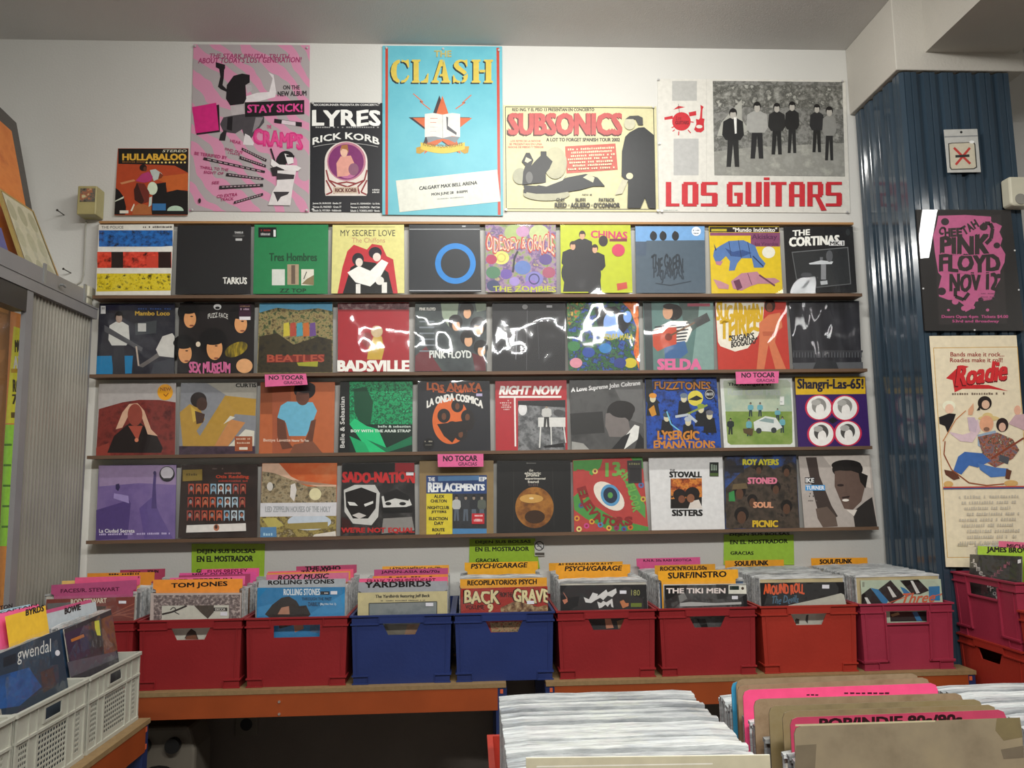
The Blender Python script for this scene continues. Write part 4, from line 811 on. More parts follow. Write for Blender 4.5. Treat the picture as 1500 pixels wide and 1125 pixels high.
# cream poster
PC = ((730, 90), 4.689)
a = flat(PC, '35,300 1085,308 42,1028 1100,1032', 'd6d0a4', g=.9)
a.L('3a3a34', '48,312 1066,320 1080,1016 54,1012 48,312', 5)
a.T('RED ING. Y EL PISO 13 PRESENTAN EN CONCIERTO', '3c3a36', 96, 320, 658, 342, b=.03).T('SUBSONICS', '5a3430', 66, 362, 842, 510, b=.055).T('SUBSONICS', 'c05a58', 76, 358, 844, 500, b=.045).T('A LOT TO FORGET SPANISH TOUR 2002', '3a3834', 330, 526, 834, 550, b=.04)
for i, t in enumerate(('LOS REYES DE LA NOCHE', 'SE PRESENTAN EN UNA', 'NOCHE DE MIEDO Y TERROR')): a.T(t, 'c07060', 84 - i * 8, 540 + i * 21, 290 + i * 10, 554 + i * 21, b=.03)
a.P('c05a4c', '458,584 804,564 820,744 468,770')
for i in range(7): a.scr('e0d4b0', 476 + (i % 3) * 10, 598 + i * 23, 800 - (i % 2) * 20, 612 + i * 23, 22, tilt=-14)
a.E(Mot(['a8a68c', 'c2be9c'], 10), 390, 700, 80, 110).E('a8a890', 150, 790, 52, 56).E('b0ae94', 330, 915, 160, 44)
a.P('2e2f30', '190,630 215,630 240,680 225,720 250,690 290,650 290,620 330,620 330,650 372,690 350,740 325,770 326,835 250,840 164,850 170,760 185,720 160,690').P('cfcaae', '190,660 230,680 200,700 180,690').E('6a6a68', 212, 800, 24, 40)
a.P('2e3032', '172,852 260,858 400,830 470,800 600,775 680,800 732,860 650,860 560,885 400,910 260,912 186,900').P('c8c4a8', '580,800 620,775 660,800 650,835 610,815').P('d0ccae', '260,850 400,820 470,780 440,820 330,862').P('2e3032', '172,880 200,885 190,910 172,906')
a.P('2c2e30', '900,490 960,458 1000,455 1068,510 1078,1014 1030,1010 1005,940 975,1010 885,1010 890,830 845,790 848,620 870,520').E('c8c4aa', 900, 430, 38, 42).P('4a4a48', '870,400 900,378 960,375 990,390 992,440 960,440 940,400').P('c8c4aa', '800,920 850,810 890,820 850,910').E('d8d2b0', 900, 790, 24, 22)
a.scr('5a5850', 575, 912, 644, 920, 8)
for t, x0, y0, x1, y1 in (('CLAY', 398, 942, 456, 964), ('BUFFI', 530, 942, 596, 964), ('PATRICK', 690, 942, 796, 964), ('REED ·', 388, 974, 486, 1004), ('AGUERO ·', 496, 974, 644, 1006), ("O'CONNOR", 654, 974, 832, 1006)): a.T(t, '3a3834', x0, y0, x1, y1, b=.04)
o = a.make('poster', None, 'cream concert poster with big red capitals and a man in a dark suit', 'poster', PG); pins(o, a, [(1062, 318), (52, 1022), (1092, 1028)])

# white poster
PD = ((950, 90), 4.687)
a = flat(PD, '62,118 1352,128 72,1032 1385,1040', 'd6d4cc', g=.95)
a.R('b4b4b0', 162, 134, 332, 270).R('b4b4b2', 172, 530, 344, 782).R('c8c6be', 396, 118, 400, 1030).R('cac8c0', 1060, 790, 1064, 1034)
RD = 'c22a34'
a.E(RD, 226, 412, 64, 64).P(RD, '170,332 205,305 252,314').P(RD, '108,384 166,372 168,394 110,402').P(RD, '275,350 326,340 328,370 280,378').L('3a2a2c', '205,292 212,350', 3)
for q in ('180,470 165,480', '208,480 206,508', '270,470 290,492', '290,415 310,418', '180,445 158,456'): a.L(RD, q, 7)
a.T('Los', '6a1a24', 186, 375, 225, 402, b=.01, sh=.3).T('GUITARS', '7a1a24', 184, 408, 276, 432, b=.03)
a.P(RD, '356,298 378,312 370,330 368,390 384,395 380,425 382,470 360,488 330,485 312,468 328,430 325,395 345,400 352,390 358,330').E('d8d4cc', 348, 448, 22, 12)
a.P(Mot(['6a6a66', '8a8a86', '5a5a56', '9c9c96'], 18, (1, 1, 2.2)), '440,134 1330,142 1348,790 452,782').P(Mot(['9a9a94', '8a8a84', 'a6a69e'], 14, (1, 1, 2)), '450,620 700,590 1342,560 1347,788 452,780').P(Mot(['a2a29c', '7c7c76', '4e4e4a', 'b0b0a8'], 26), '442,160 1330,168 1334,330 445,310').P('a8a8a0', '500,420 640,260 640,400 690,470 600,520 470,510')
for x, y0, y1, w, c, l in ((580, 325, 725, 150, '222223', '262626'), (745, 280, 668, 150, 'a4a4a0', '262628'), (880, 288, 640, 120, '2a2a2a', '242424'), (985, 278, 630, 100, '242424', '262626'), (1155, 296, 624, 100, '2a2a2c', '222222'), (1240, 312, 680, 96, '8c8c88', '2a2a2a')): a.person(x, y0, y1, w, c, l, 'b4b0a8')
a.P('e4e4e0', '584,385 604,385 604,495 592,498')
def blk(c, x0, y0, x1, y1, segs):   # squared capitals from bars on a 10 x 10 grid
    for p, q, r, t in segs: a.R(c, x0 + (x1 - x0) * p / 10, y0 + (y1 - y0) * q / 10, x0 + (x1 - x0) * r / 10, y0 + (y1 - y0) * t / 10)
L_ = [(0, 0, 4, 10), (4, 8.8, 10, 10)]; O_ = [(0, .8, 3.6, 9.2), (6.4, .8, 10, 9.2), (1, 0, 9, 1.2), (1, 8.8, 9, 10)]; S_ = [(.6, 0, 10, 1.2), (0, .6, 3.4, 5.4), (.6, 4.4, 9.4, 5.6), (6.6, 4.8, 10, 9.4), (0, 8.8, 9.4, 10)]
G_ = [(0, .8, 3.6, 9.2), (1, 0, 10, 1.2), (1, 8.8, 9, 10), (6.4, 4.4, 10, 9.2), (4.6, 4.4, 7, 5.6)]; U_ = [(0, 0, 3.6, 9.2), (6.4, 0, 10, 9.2), (1, 8.8, 9, 10)]; I_ = [(0, 0, 10, 10), (0, -1.8, 10, -.8)]; T_ = [(0, 0, 10, 1.2), (3, 1, 7, 10)]; A_ = [(0, .8, 3.4, 10), (6.6, .8, 10, 10), (1, 0, 9, 1.2), (3, 5, 7, 6.2)]; R_ = [(0, 0, 3.4, 10), (3, 0, 9.2, 1.2), (6.6, .8, 10, 5.4), (3, 5, 9.2, 6.2)]
for segs, x0, x1 in ((L_, 118, 212), (O_, 228, 342), (S_, 358, 474), (G_, 536, 646), (U_, 664, 776), (I_, 790, 830), (T_, 838, 946), (A_, 962, 1072), (R_, 1088, 1198), (S_, 1214, 1326)): a.up(); blk(RD, x0, 828, x1, 996, segs)
a.P(RD, '1140,930 1172,930 1222,1024 1184,1026').scr('8aa8a4', 90, 1020, 200, 1024, 18)
o = a.make('poster', None, 'white poster with a grey band photo above squared red capitals', 'poster', PG); pins(o, a, [(66, 128), (72, 566), (90, 1030), (1328, 138), (1360, 1036)])

# the pillar front: framed pink poster, film poster, sign in a bag
PE, PF, PH = ((1240, 280), 4.019), ((1240, 480), 3.125), ((1200, 0), 3.75)
Yp = PY - .014
a = flat(PE, '410,108 966,110 462,822 1046,822', '2c2a2a', Yp, 1.1, th=.008, edge='1c1a1a')
PK = 'c2648f'
a.P('383434', '508,140 910,140 945,780 545,786')
a.P(PK, '540,145 700,140 850,150 855,175 915,205 900,240 918,280 905,320 935,370 930,420 905,470 905,520 880,560 870,612 850,640 760,650 740,690 700,712 690,670 650,640 600,640 545,620 540,580 560,500 540,480 520,360 510,260 530,200')
for x, y, r in ((870, 170, 20), (885, 320, 20), (560, 590, 26), (690, 690, 16), (745, 684, 12), (895, 500, 16), (580, 180, 24), (790, 640, 16), (640, 650, 20), (830, 700, 10), (905, 600, 9), (600, 700, 8)): a.E(PK if y > 640 else '3a3034', x, y, r, r * .9, 12)
D2 = '37302f'
a.along('CHEETAH', D2, [(545, 225), (590, 245), (680, 240), (770, 185)], 52, 34, .06).T('PINK', D2, 556, 268, 840, 372, b=.05, tilt=-6, wob=.12, grow=.15).T('FLOYD', D2, 550, 376, 900, 472, b=.05, wob=.1).T('NOV 12', D2, 610, 490, 888, 590, b=.05, wob=.15, tilt=-8).L(D2, '790,215 815,190 845,190 860,220 850,280 820,310', 22).E(D2, 806, 212, 24, 20).L(D2, '640,570 640,620 690,640 720,600', 20).L(PK, '556,364 700,380 890,366', 4).L(PK, '556,474 700,484 800,492 880,474', 4)
a.T('Doors Open 4:pm  Tickets $4.00', 'c05a8c', 560, 730, 950, 752, b=.03).T('53rd and Broadway', 'c05a8c', 622, 758, 896, 778, b=.03).scr('8a5070', 790, 600, 870, 606, 8).scr('8a5070', 790, 620, 872, 626, 8).scr('8a5070', 790, 634, 860, 638, 8)
for x, y in ((432, 340), (450, 574), (988, 350), (1012, 582), (752, 818)): a.sub('clip', 'steel clip').E('c8c8c8', x, y, 6, 5, 8)
o = a.make('framed_poster', None, 'black framed poster with pink blotches and wavy lettering on the blue pillar', 'poster', None, film=film_mat('picture_glass', 0.0, 0.0, 4.0, rough=.01, base=.02), film_pad=-.001, film_off=.0005, flat=True)
a = flat(PF, '380,38 778,35 456,1095 862,1100', 'd4c8ae', Yp, 1.25)
a.L('b8924a', '398,93 782,88 850,1048 462,1052 398,93', 3).T('Bands make it rock...', '8a2c28', 476, 112, 722, 132, b=.02).T('Roadies make it roll!', '8a2c28', 474, 138, 714, 158, b=.02)
a.P('b8282c', '455,232 500,190 530,172 560,178 520,200 512,225 560,260 650,262 740,290 660,280 530,280 495,296 485,240').T('Roadie', '5a1418', 498, 180, 734, 272, b=.08, sh=.2, tilt=-30).T('Roadie', 'c02a2e', 502, 178, 732, 266, b=.05, sh=.2, tilt=-30).scr('6a5a4c', 482, 298, 726, 308, 22, tilt=-2)
a.E('e0d8c0', 468, 358, 30, 24).E('d8b49c', 470, 372, 20, 22).P('1e1a1c', '422,410 470,392 500,395 488,430 462,480 450,450 425,440').E('241c1a', 632, 345, 32, 32).E('c8a48c', 636, 352, 18, 20).P('241c1a', '595,380 612,350 610,378').E('d0a088', 782, 378, 16, 22).P('b89aa0', '740,440 770,400 812,395 812,470').P('c8b0b8', '560,440 600,420 612,470 575,525 520,520 480,490 468,476 530,490 565,480').P('b8a4b0', '552,410 585,410 600,440 590,480 560,470').P('c89878', '556,375 580,345 582,375 575,400 556,400')
a.E('c8b078', 650, 415, 48, 12).E('c8b078', 645, 405, 24, 16).E('d09878', 640, 440, 32, 38).E('7a5a4a', 640, 465, 14, 10).P('8a9cb0', '600,490 680,470 700,510 640,560 600,540').P(Mot(['8a3a2c', '5a6470', 'a05a40', '3a3634', 'b0a48c'], 55), '600,500 690,480 760,510 790,560 760,600 680,640 630,610').E('2a1c1c', 712, 445, 28, 32).E('c8a08c', 712, 455, 16, 20).P('3c62a0', '510,590 540,568 620,575 660,610 600,640 560,630 525,672 488,655').P('4a70aa', '600,620 680,640 740,645 725,680 660,685 610,650').P('5a3628', '446,650 500,660 518,690 490,698 452,672').P('5a3628', '730,645 755,655 745,695 725,690').L('8a4a2c', '450,520 445,580 480,650 560,710 640,722 720,715', 5).L('7a3a28', '660,600 810,505', 8).P('484a50', '700,580 745,595 738,625 695,610').L('b07040', '440,520 500,420 545,380', 4).E('c09a60', 465, 716, 22, 14).E('c09a60', 752, 712, 32, 14).P('3a4a7a', '442,734 812,730 812,736 442,740').P('b0483a', '442,728 812,724 812,730 442,734')
for i in range(9): a.scr('b4ac9c', 512 + (i % 4) * 12, 768 + i * 26, 790 - (i % 3) * 14, 782 + i * 26, 22, tilt=-4)
a.scr('a8a090', 504, 986, 700, 998, 20)
a.make('poster', None, 'tall cream film poster with a running cartoon man, on the blue pillar', 'poster')
a = flat(PH, '685,712 868,708 706,948 888,945', 'b8b8b4', Yp, 1.1)
a.P('8a8c8c', '688,748 870,742 870,750 688,756').P('3c3a36', '708,788 730,784 850,780 858,792 868,920 850,930 725,934 716,920').P('c4bca8', '714,792 732,788 846,784 852,796 861,916 848,924 728,928 722,916').L('b83a34', '740,812 830,900', 13).L('b83a34', '828,812 750,905', 13).P('2a2a2a', '748,852 825,848 826,862 748,866').E('e8e8e6', 838, 780, 14, 8).E('1a1a1a', 780, 726, 7, 7)
a.make('warning_sign', None, 'small square prohibition sign in a clear bag on the blue pillar', 'sign', None, film=film_w, film_off=.002)

# hand-lettered notices
GG = 'lime green bag notices under the shelves'
NG, ND, NE = ((190, 780), 4.545), ((500, 780), 4.545), ((800, 780), 4.545)
LIME = 'a2c83c'
a = flat(NG, '412,75 900,75 412,330 893,330', LIME)
a.T('DEJEN SUS BOLSAS', '22281c', 450, 112, 836, 146, b=.04, tilt=-2).T('EN EL MOSTRADOR', '22281c', 448, 158, 820, 196, b=.04, tilt=-4).T('GRACIAS', '22281c', 446, 244, 590, 268, b=.04)
a.make('paper_notice', None, 'lime green paper notice on the wall above the orange card on the red crates', 'notice', GG)
a = flat(ND, '853,42 1290,40 850,240 1322,240', LIME)
a.T('DEJEN SUS BOLSAS', '22281c', 893, 54, 1260, 78, b=.04, tilt=-4).T('EN EL MOSTRADOR', '22281c', 893, 98, 1248, 126, b=.04, tilt=-4).T('GRACIAS', '22281c', 895, 174, 1046, 198, b=.04)
a.make('paper_notice', None, 'lime green paper notice beside the small round no-smoking sign', 'notice', GG)
a = flat(NE, '1184,14 1648,14 1182,215 1652,215', 'a6d048')
a.T('DEJEN SUS BOLSAS', '22281c', 1222, 6, 1620, 28, b=.04, tilt=-6).T('EN EL MOSTRADOR', '22281c', 1226, 52, 1608, 78, b=.04, tilt=-8).T('GRACIAS', '22281c', 1228, 126, 1380, 148, b=.04)
a.make('paper_notice', None, 'lime green paper notice on the wall above the yellow-tabbed surf and soul crates', 'notice', GG)
a = flat(ND, '1285,60 1352,58 1288,158 1355,155', 'd0d0cc', -.0095)
a.E('2e3034', 1318, 90, 32, 32).E('d4d4d2', 1318, 90, 26, 26).L('3a3c40', '1300,72 1338,108', 6).R('5a5c60', 1302, 88, 1334, 94).R('5a544e', 1290, 134, 1352, 152)
a.make('no_smoking_sign', None, 'small white sign with a struck-through circle beside a green notice', 'sign')
TG = 'pink do-not-touch cards on the shelf fronts'
for O, quad, t1, t2, lab in ((OD, '1045,35 1290,30 1048,108 1300,95', (1070, 42, 1275, 66), (1158, 74, 1268, 92), 'pink lettered card on the shelf above the orange sleeve of a seated woman'),
                          (OE, '652,508 925,506 655,584 925,582', (686, 518, 888, 550), (776, 556, 886, 576), 'pink lettered card on the shelf above the brown card backing'),
                          (OF, '822,15 1025,12 825,72 1022,68', (850, 20, 1004, 42), (920, 48, 1004, 62), 'pink lettered card on the shelf above the pale sleeve with a white car')):
    a = flat(O, quad, 'd0608e', -.0805, 1.2, th=.0015)
    a.T('NO TOCAR', '3a2430', *t1, b=.04, tilt=-2).T('GRACIAS', '6a3450', *t2, b=.03)
    a.make('shelf_card', None, lab, 'card', TG)

# ------------------------------------------------------------------ left side: gate, window, leaning pictures
grey = surf('grey_painted_metal', '858384', .06, 6.0, .42, .45)
sheet_m = surf('dull_corrugated_metal', 'a09c92', .22, 3.0, .32, .5, .08, 30.0, metal=.25, stretch=(1, 1, .5))
gate = empty('metal_gate', (-1.575, -.33, 0)); tag(gate, 'grey corrugated metal gate at the left end of the record shelves', 'gate')
b = MB(); n = 20; Y0, Y1 = -.565, -.096; pts = []
for i in range(n):
    y = Y0 + (Y1 - Y0) * i / n; d = (Y1 - Y0) / n
    pts += [(-1.575, y), (-1.575, y + d * .42), (-1.566, y + d * .52), (-1.566, y + d * .82), (-1.575, y + d * .94)]
for (x0, y0), (x1, y1) in zip(pts, pts[1:]): b.face([(x0, y0, .12), (x1, y1, .12), (x1, y1, 2.25), (x0, y0, 2.25)])
b.build('corrugated_sheet', sheet_m, gate)
b = MB(); b.box(-1.570, -1.552, -.605, -.565, 0, 2.252); b.build('gate_post', grey, gate)
b = MB(); b.box(-1.585, -1.568, -.096, -.084, 0, 2.25); b.build('edge_strip', grey, gate)
b = MB(); b.box(-1.60, -1.548, -2.2, -.084, 2.25, 2.296); b.box(-1.60, -1.545, -2.2, -.084, 2.29, 2.296); b.build('lower_rail', grey, gate)
b = MB(); b.box(-1.66, -1.553, -2.2, -.178, 2.297, 2.352); b.build('upper_rail', grey, gate)
for y in (-.19, -.50):
    b = MB(); b.box(-1.556, -1.549, y - .008, y + .008, 2.29, 2.372); b.build('bracket', surf('galvanised_steel', '9a9c9c', .05, 9, .4, .5, metal=.4), gate)
b = MB(); b.tube([(-1.545, -.40, 2.318), (-1.535, -.40, 2.318), (-1.533, -.385, 2.314)], .005); b.build('latch', surf('galvanised_steel', '9a9c9c'), gate)
# shop window beyond the gate
b = MB(); b.box(-1.60, -1.552, -2.2, -.606, .0, .10); b.box(-1.60, -1.552, -2.2, -.606, 2.17, 2.248); wn = structure(b.build('window_1', surf('dark_metal_frame', '3a3634', .06, 6, .4, .45)))
b = MB(); b.face([(-1.578, -2.2, .10), (-1.578, -.606, .10), (-1.578, -.606, 2.17), (-1.578, -2.2, 2.17)]); b.build('pane', film_mat('window_glass', 0.0, .05, 3.0, rough=.03, base=0.0), wn, fix=False)
def xart(X, TL, TR, BL, BR, c, g=1.2):
    a = Art((X, 0, 0), (1, 0, 0), (0, 0), 1.0, g); return a.board(TL, TR, c, BL=BL, BR=BR, th=.003)
a = xart(-1.80, (-12, 446), (36, 462), (-40, 900), (12, 900), 'd08040', 1.5)
a.P('e8c634', '20,478 33,482 22,620 8,620').P('8cc83c', '8,622 22,622 14,800 -4,800').P('e88440', '-4,802 13,802 8,898 -20,898')
a.P('b08a1c', '16,540 26,540 25,546 16,546').T('MO', '3a3018', 22, 498, 31, 516, b=.05).T('A7', 'f0ecd0', 20, 522, 30, 540, b=.05).T('RO', '3a3018', 19, 556, 29, 574, b=.05).T('7-', '3a3018', 18, 578, 28, 592, b=.05).R('5a4a20', 16, 604, 26, 612)
for i in range(5): a.R('4a7a24', 6 - i, 650 + i * 30, 17 - i, 653 + i * 30)
a.make('window_poster', None, 'yellow, green and orange strip poster seen through the side window', 'poster')
a = xart(-1.725, (-20, 434), (16, 446), (-50, 895), (-6, 895), '6a4a2c', 1.1)  # added board standing in for the dark brownish reflection in the glass
a.P('8a6238', '-10,440 15,448 12,460 -12,452')
a.make('dark_glass_board', None, 'dull brown board standing in for dark reflective glass in the side window', 'board')

# framed pictures standing on the gate rail, leaning back
def lean_art(X0, z0, X1, z1, g=1.2):
    d = Vector((X1 - X0, 0, z1 - z0)).normalized(); nrm = Vector((d.z, 0, -d.x)); q = Art((X0, 0, z0), nrm, (0, 0), 1.0, g); q.lim = (.0075, 9, -9, 9); return q
a = lean_art(-1.600, 2.352, -1.688, 2.66)
gold = surf('gilt_moulding', 'c8ae6a', .1, 30, .3, .5, metal=.5)
a.board((-2, 275), (49, 309), 'b4b098', BL=(40, 404), BR=(92, 424), th=.012, edge=gold)
L0, L1 = a.loc(-2, 275), a.loc(49, 309); L2, L3 = a.loc(40, 404), a.loc(92, 424)
def uv(u, v):
    p = (L0[0] * (1 - u) + L1[0] * u) * (1 - v) + (L2[0] * (1 - u) + L3[0] * u) * v; q = (L0[1] * (1 - u) + L1[1] * u) * (1 - v) + (L2[1] * (1 - u) + L3[1] * u) * v; return (p, q)
for j in range(3):
    for i in range(3):
        a.up(); c = 'a4a288' if j % 2 else '9c9a80'
        a.put([uv(.2 + i * .3 + .11 * math.cos(t), .2 + j * .32 + .12 * math.sin(t)) for t in [-2 * math.pi * k / 18 for k in range(18)]], c)
        a.up(); a.put([uv(.2 + i * .3 + .05 * math.cos(t), .37 + j * .3 + .05 * math.sin(t)) for t in [-2 * math.pi * k / 12 for k in range(12)]], 'a8a690') if j < 2 else None
for e in ((0, 0, 1, .025), (0, .975, 1, 1), (0, 0, .045, 1), (.955, 0, 1, 1), ):
    a.up(); a.put([uv(e[0], e[3]), uv(e[2], e[3]), uv(e[2], e[1]), uv(e[0], e[1])], gold)
for e in ((.045, .02, .06, .98), (.94, .02, .955, .98)):
    a.up(); a.put([uv(e[0], e[3]), uv(e[2], e[3]), uv(e[2], e[1]), uv(e[0], e[1])], '2a2620')
a.make('framed_picture', None, 'gilt-framed print of pale ovals leaning above the gate', 'picture', None)
a = lean_art(-1.665, 2.352, -1.86, 3.05)
a.board((-40, 118), (24, 180), '4a4642', BL=(-10, 372), BR=(66, 412), th=.02, edge='2e2b28')
a.P(Mot(['c06a2c', 'cc7a38', 'b05c28'], 6), '-30,150 17,192 43,330 50,400 0,372')
a.make('framed_picture', None, 'dark framed orange picture standing behind the gilt-framed one', 'picture', None)
a = lean_art(-1.61, 2.352, -1.66, 2.55)
a.board((-30, 322), (2, 334), '5a5a88', BL=(-25, 378), BR=(17, 388), th=.004)
a.P('c8c23c', '-20,340 -4,350 6,384 -20,378')
a.make('record_sleeve', None, 'purple and yellow record sleeve leaning at the far left above the gate', 'record sleeve')

# small things on the wall, left
t = empty('matchbox_light', (-1.60, -.035, 2.695)); tag(t, 'small yellowish pictured box on the wall at the end of the pale shelf', 'box')
def pxbox(TLp, BRp, y0, y1):
    A, B = at_y(*TLp, y0), at_y(*BRp, y0); return A.x, B.x, y0, y1, B.z, A.z
b = MB(); x0, x1, y0, y1, z0, z1 = pxbox((114, 272), (140, 314), -.075, -.001); b.box(x0, x1, y0, y1, z0, z1); o = b.build('case', surf('yellowed_plastic', 'a8a070', .08, 20, .35, .4), t, bevel=.004)
b = MB(); b.box(x0 + .012, x1 - .006, -.0765, -.0752, z0 + .055, z1 - .012); b.build('picture', mot_mat(Mot(['3a3834', '6a6a60', 'b06a4a', 'c8c49a'], 40)), t)
nail_m = surf('rusty_nail', '4a4440', .1, 30, .5, .5, metal=.5)
for i, ((x0_, y0_), (x1_, y1_)) in enumerate((((84, 308), (94, 315)), ((93, 394), (104, 400)))):
    p, q = at_y(x1_, y1_, 0.0), at_y(x0_, y0_, -.05); b = MB(); b.tube([p, q], .0022, 6); b.tube([q, q + (q - p).normalized() * .002], .005, 8)
    o = b.build('wall_nail', nail_m, origin=p); tag(o, ('upper' if i == 0 else 'lower') + ' of two bent nails in the wall left of the shelves', 'nail', 'bent nails in the left wall part')
b = MB(); pts = [at_y(x, y, -.006) for x, y in ((126, 323), (125, 345), (123.5, 380), (122.5, 402), (119, 413), (112, 417), (100, 415))] + [Vector((-1.62, -.16, 2.368)), Vector((-1.63, -.3, 2.36))]
b.tube(pts, .0035, 6); o = b.build('power_cable', surf('grey_cable', 'a8a69c', .05, 20, .5, .3), origin=pts[0]); tag(o, 'thin grey cable hanging down the wall left of the striped sleeve', 'cable')
b = MB(); x0, x1, y0, y1, z0, z1 = pxbox((115, 424), (127, 458), -.05, -.001); b.box(x0, x1, y0, y1, z0, z1); x0, x1, y0, y1, z0, z1 = pxbox((113, 418), (130, 434), -.06, -.001); b.box(x0, x1, y0, y1, z0, z1)
o = b.build('cable_cover', surf('cream_plastic', 'cac6b2', .05, 12, .45, .4), bevel=.006); tag(o, 'cream plastic cable cover on the wall above the gate', 'cable cover')
# pale fitting on the right edge of the pillar
b = MB(); p = at_y(1492, 287, PY - .03)
b.prism([(p.x - .052, p.z - .040), (p.x - .04, p.z - .050), (p.x + .05, p.z - .050), (p.x + .06, p.z - .034), (p.x + .06, p.z + .072), (p.x - .05, p.z + .072)], PY - .055, PY + .0, 'y')
t = b.build('wall_fitting', surf('cream_plastic', 'cac6b2'), origin=(p.x, PY, p.z - .05), bevel=.008); tag(t, 'cream plastic fitting on the right edge of the blue pillar', 'fitting')
b = MB(); b.prism([(p.x - .012 + .022 * math.cos(i * .393), p.z - .022 + .022 * math.sin(i * .393)) for i in range(16)], PY - .058, PY - .0552, 'y'); o = b.build('lens', surf('grey_lens', '8a8880', .05, 20, .3, .5)); o.parent = t; o.matrix_parent_inverse = t.matrix_world.inverted() if False else Matrix.Translation(-Vector(t.location))
# ------------------------------------------------------------------ crates
def crate_mesh(w, d, h, hole='flap', ribs=False):
    b = MB(); T = .004; tp = .040
    hb, ht = h - .070, h - .028
    if hole == 'rect': x = (.095, w - .095, .095, w - .095)
    else: x = (.128, w - .128, .108, w - .108)
    def wall(front):
        y0, y1 = (0.0, T) if front else (d - T, d)
        for q in ([(0, 0), (w, 0), (w, hb), (0, hb)], [(0, hb), (x[0], hb), (x[2], ht), (0, ht)], [(x[1], hb), (w, hb), (w, ht), (x[3], ht)], [(0, ht), (w, ht), (w, h), (0, h)]): b.prism(q, y0, y1, 'y')
    wall(True); wall(False)
    b.box(0, T, T, d - T, 0, h); b.box(w - T, w, T, d - T, 0, h); b.box(T, w - T, T, d - T, 0, .012)
    def ring(z0, z1, e):
        b.box(-e, w + e, -e, 0, z0, z1); b.box(-e, w + e, d, d + e, z0, z1); b.box(-e, 0, 0, d, z0, z1); b.box(w, w + e, 0, d, z0, z1)
    ring(h - .006, h, .006)
    # second ledge, interrupted by the handle
    for y0, y1 in ((-.005, 0), (d, d + .005)):
        b.box(-.005, x[2] - .012, y0, y1, h - .034, h - .029); b.box(x[3] + .012, w + .005, y0, y1, h - .034, h - .029)
    b.box(-.005, 0, 0, d, h - .034, h - .029); b.box(w, w + .005, 0, d, h - .034, h - .029)
    for xx in (x[2] - .012, x[3] + .012): b.box(xx - .0015, xx + .0015, -.005, 0, h - .034, h - .004)
    if hole == 'flap': b.box(x[2] - .010, x[3] + .010, -.005, 0, h - .029, h - .006)
    for xx in (.016, w - .016): b.box(xx - .002, xx + .002, -.0025, 0, .03, h - .03)
    # foot brackets at the lower corners
    for xa, xb in ((-.004, .056), (w - .056, w + .004)):
        b.box(xa, xb, -.006, 0, .026, .031); b.box(xa, xb, -.006, 0, 0, .004); b.box(xb - .002 if xa < 0 else xa, xb if xa < 0 else xa + .002, -.006, 0, .004, .026)
    for ya, yb in ((0, .06), (d - .06, d)): b.box(-.005, 0, ya, yb, .026, .031); b.box(w, w + .005, ya, yb, .026, .031)
    if ribs:
        for xx in (x[2] - .006, x[3] + .006): b.box(xx - .003, xx + .003, -.008, 0, .03, h - .03)
        b.box(-.004, x[2], -.008, 0, .03, .036); b.box(x[3], w + .004, -.008, 0, .03, .036); b.box(x[2] - .006, x[3] + .006, -.008, 0, hb - .006, hb)
    # the walls narrow towards the foot
    out = []
    for (X, Y, Z) in b.v:
        k = 1 - tp * (1 - Z / h); out.append((w / 2 + (X - w / 2) * k, d / 2 + (Y - d / 2) * (1 - tp * .8 * (1 - Z / h)), Z))
    b.v = out; return b
CM = {'red': surf('red_crate_plastic', '8c2428', .10, 4.0, .42, .4, .06, 90.0), 'blue': surf('blue_crate_plastic', '26356a', .12, 4.0, .40, .4, .06, 90.0), 'magenta': surf('magenta_crate_plastic', '9a3046', .10, 4.0, .45, .4, .06, 90.0), 'red2': surf('scarlet_crate_plastic', 'a03024', .10, 4.0, .45, .4, .06, 90.0)}
CMESH = {}
def crate(kind, key, loc, rot, label, group, w, d, h):
    k = (kind, key, round(w, 3))
    if k not in CMESH:
        o = crate_mesh(w, d, h, 'rect' if kind == 'magenta' or key == 'rect' else 'flap', kind == 'magenta').build('plastic_crate', CM[kind]); CMESH[k] = o.data
    else:
        o = bpy.data.objects.new('plastic_crate', CMESH[k]); COL.objects.link(o)
    o.location = loc; o.rotation_euler = (0, 0, rot); return tag(o, label, 'crate', group)

# --- plain filed records: a card sleeve inside a shiny plastic outer
film_s = []
for nm, lo, hi in (('plastic_edges', '7c7e7e', 'd0d2d2'), ('plastic_edges_bright', '7e8286', 'c6caca')):
    m, nt, bb = node_mat(nm); v = shuffled(nt, coords(nt, 1.0, 'Object', (.22, 1, 1))); f = noise(nt, v, 70.0, 4.0, .6)
    oi = nt.nodes.new('ShaderNodeObjectInfo'); ad = nt.nodes.new('ShaderNodeMath'); ad.operation = 'MULTIPLY_ADD'; ad.inputs[1].default_value = .30; nt.links.new(oi.outputs['Random'], ad.inputs[0]); nt.links.new(f, ad.inputs[2])
    nt.links.new(ramp(nt, ad.outputs[0], [(.38, gcol(lo, 1.0)), (.86, gcol(hi, 1.0))]), bb.inputs['Base Color']); pset(bb, rough=.22, spec=.6, coat=.35); bump(nt, bb, noise(nt, v, 120.0, 3.0), .5, .004); film_s.append(m)
CARD = [surf('card_' + n, c, .1, 12.0, .5, .35) for n, c in (('white', 'c8c4b8'), ('grey', '77787a'), ('dark', '2e2d30'), ('cream', 'b8a880'), ('blue', '3c5878'), ('brown', '6e5442'), ('red', '8c4a40'))]
REC = {}
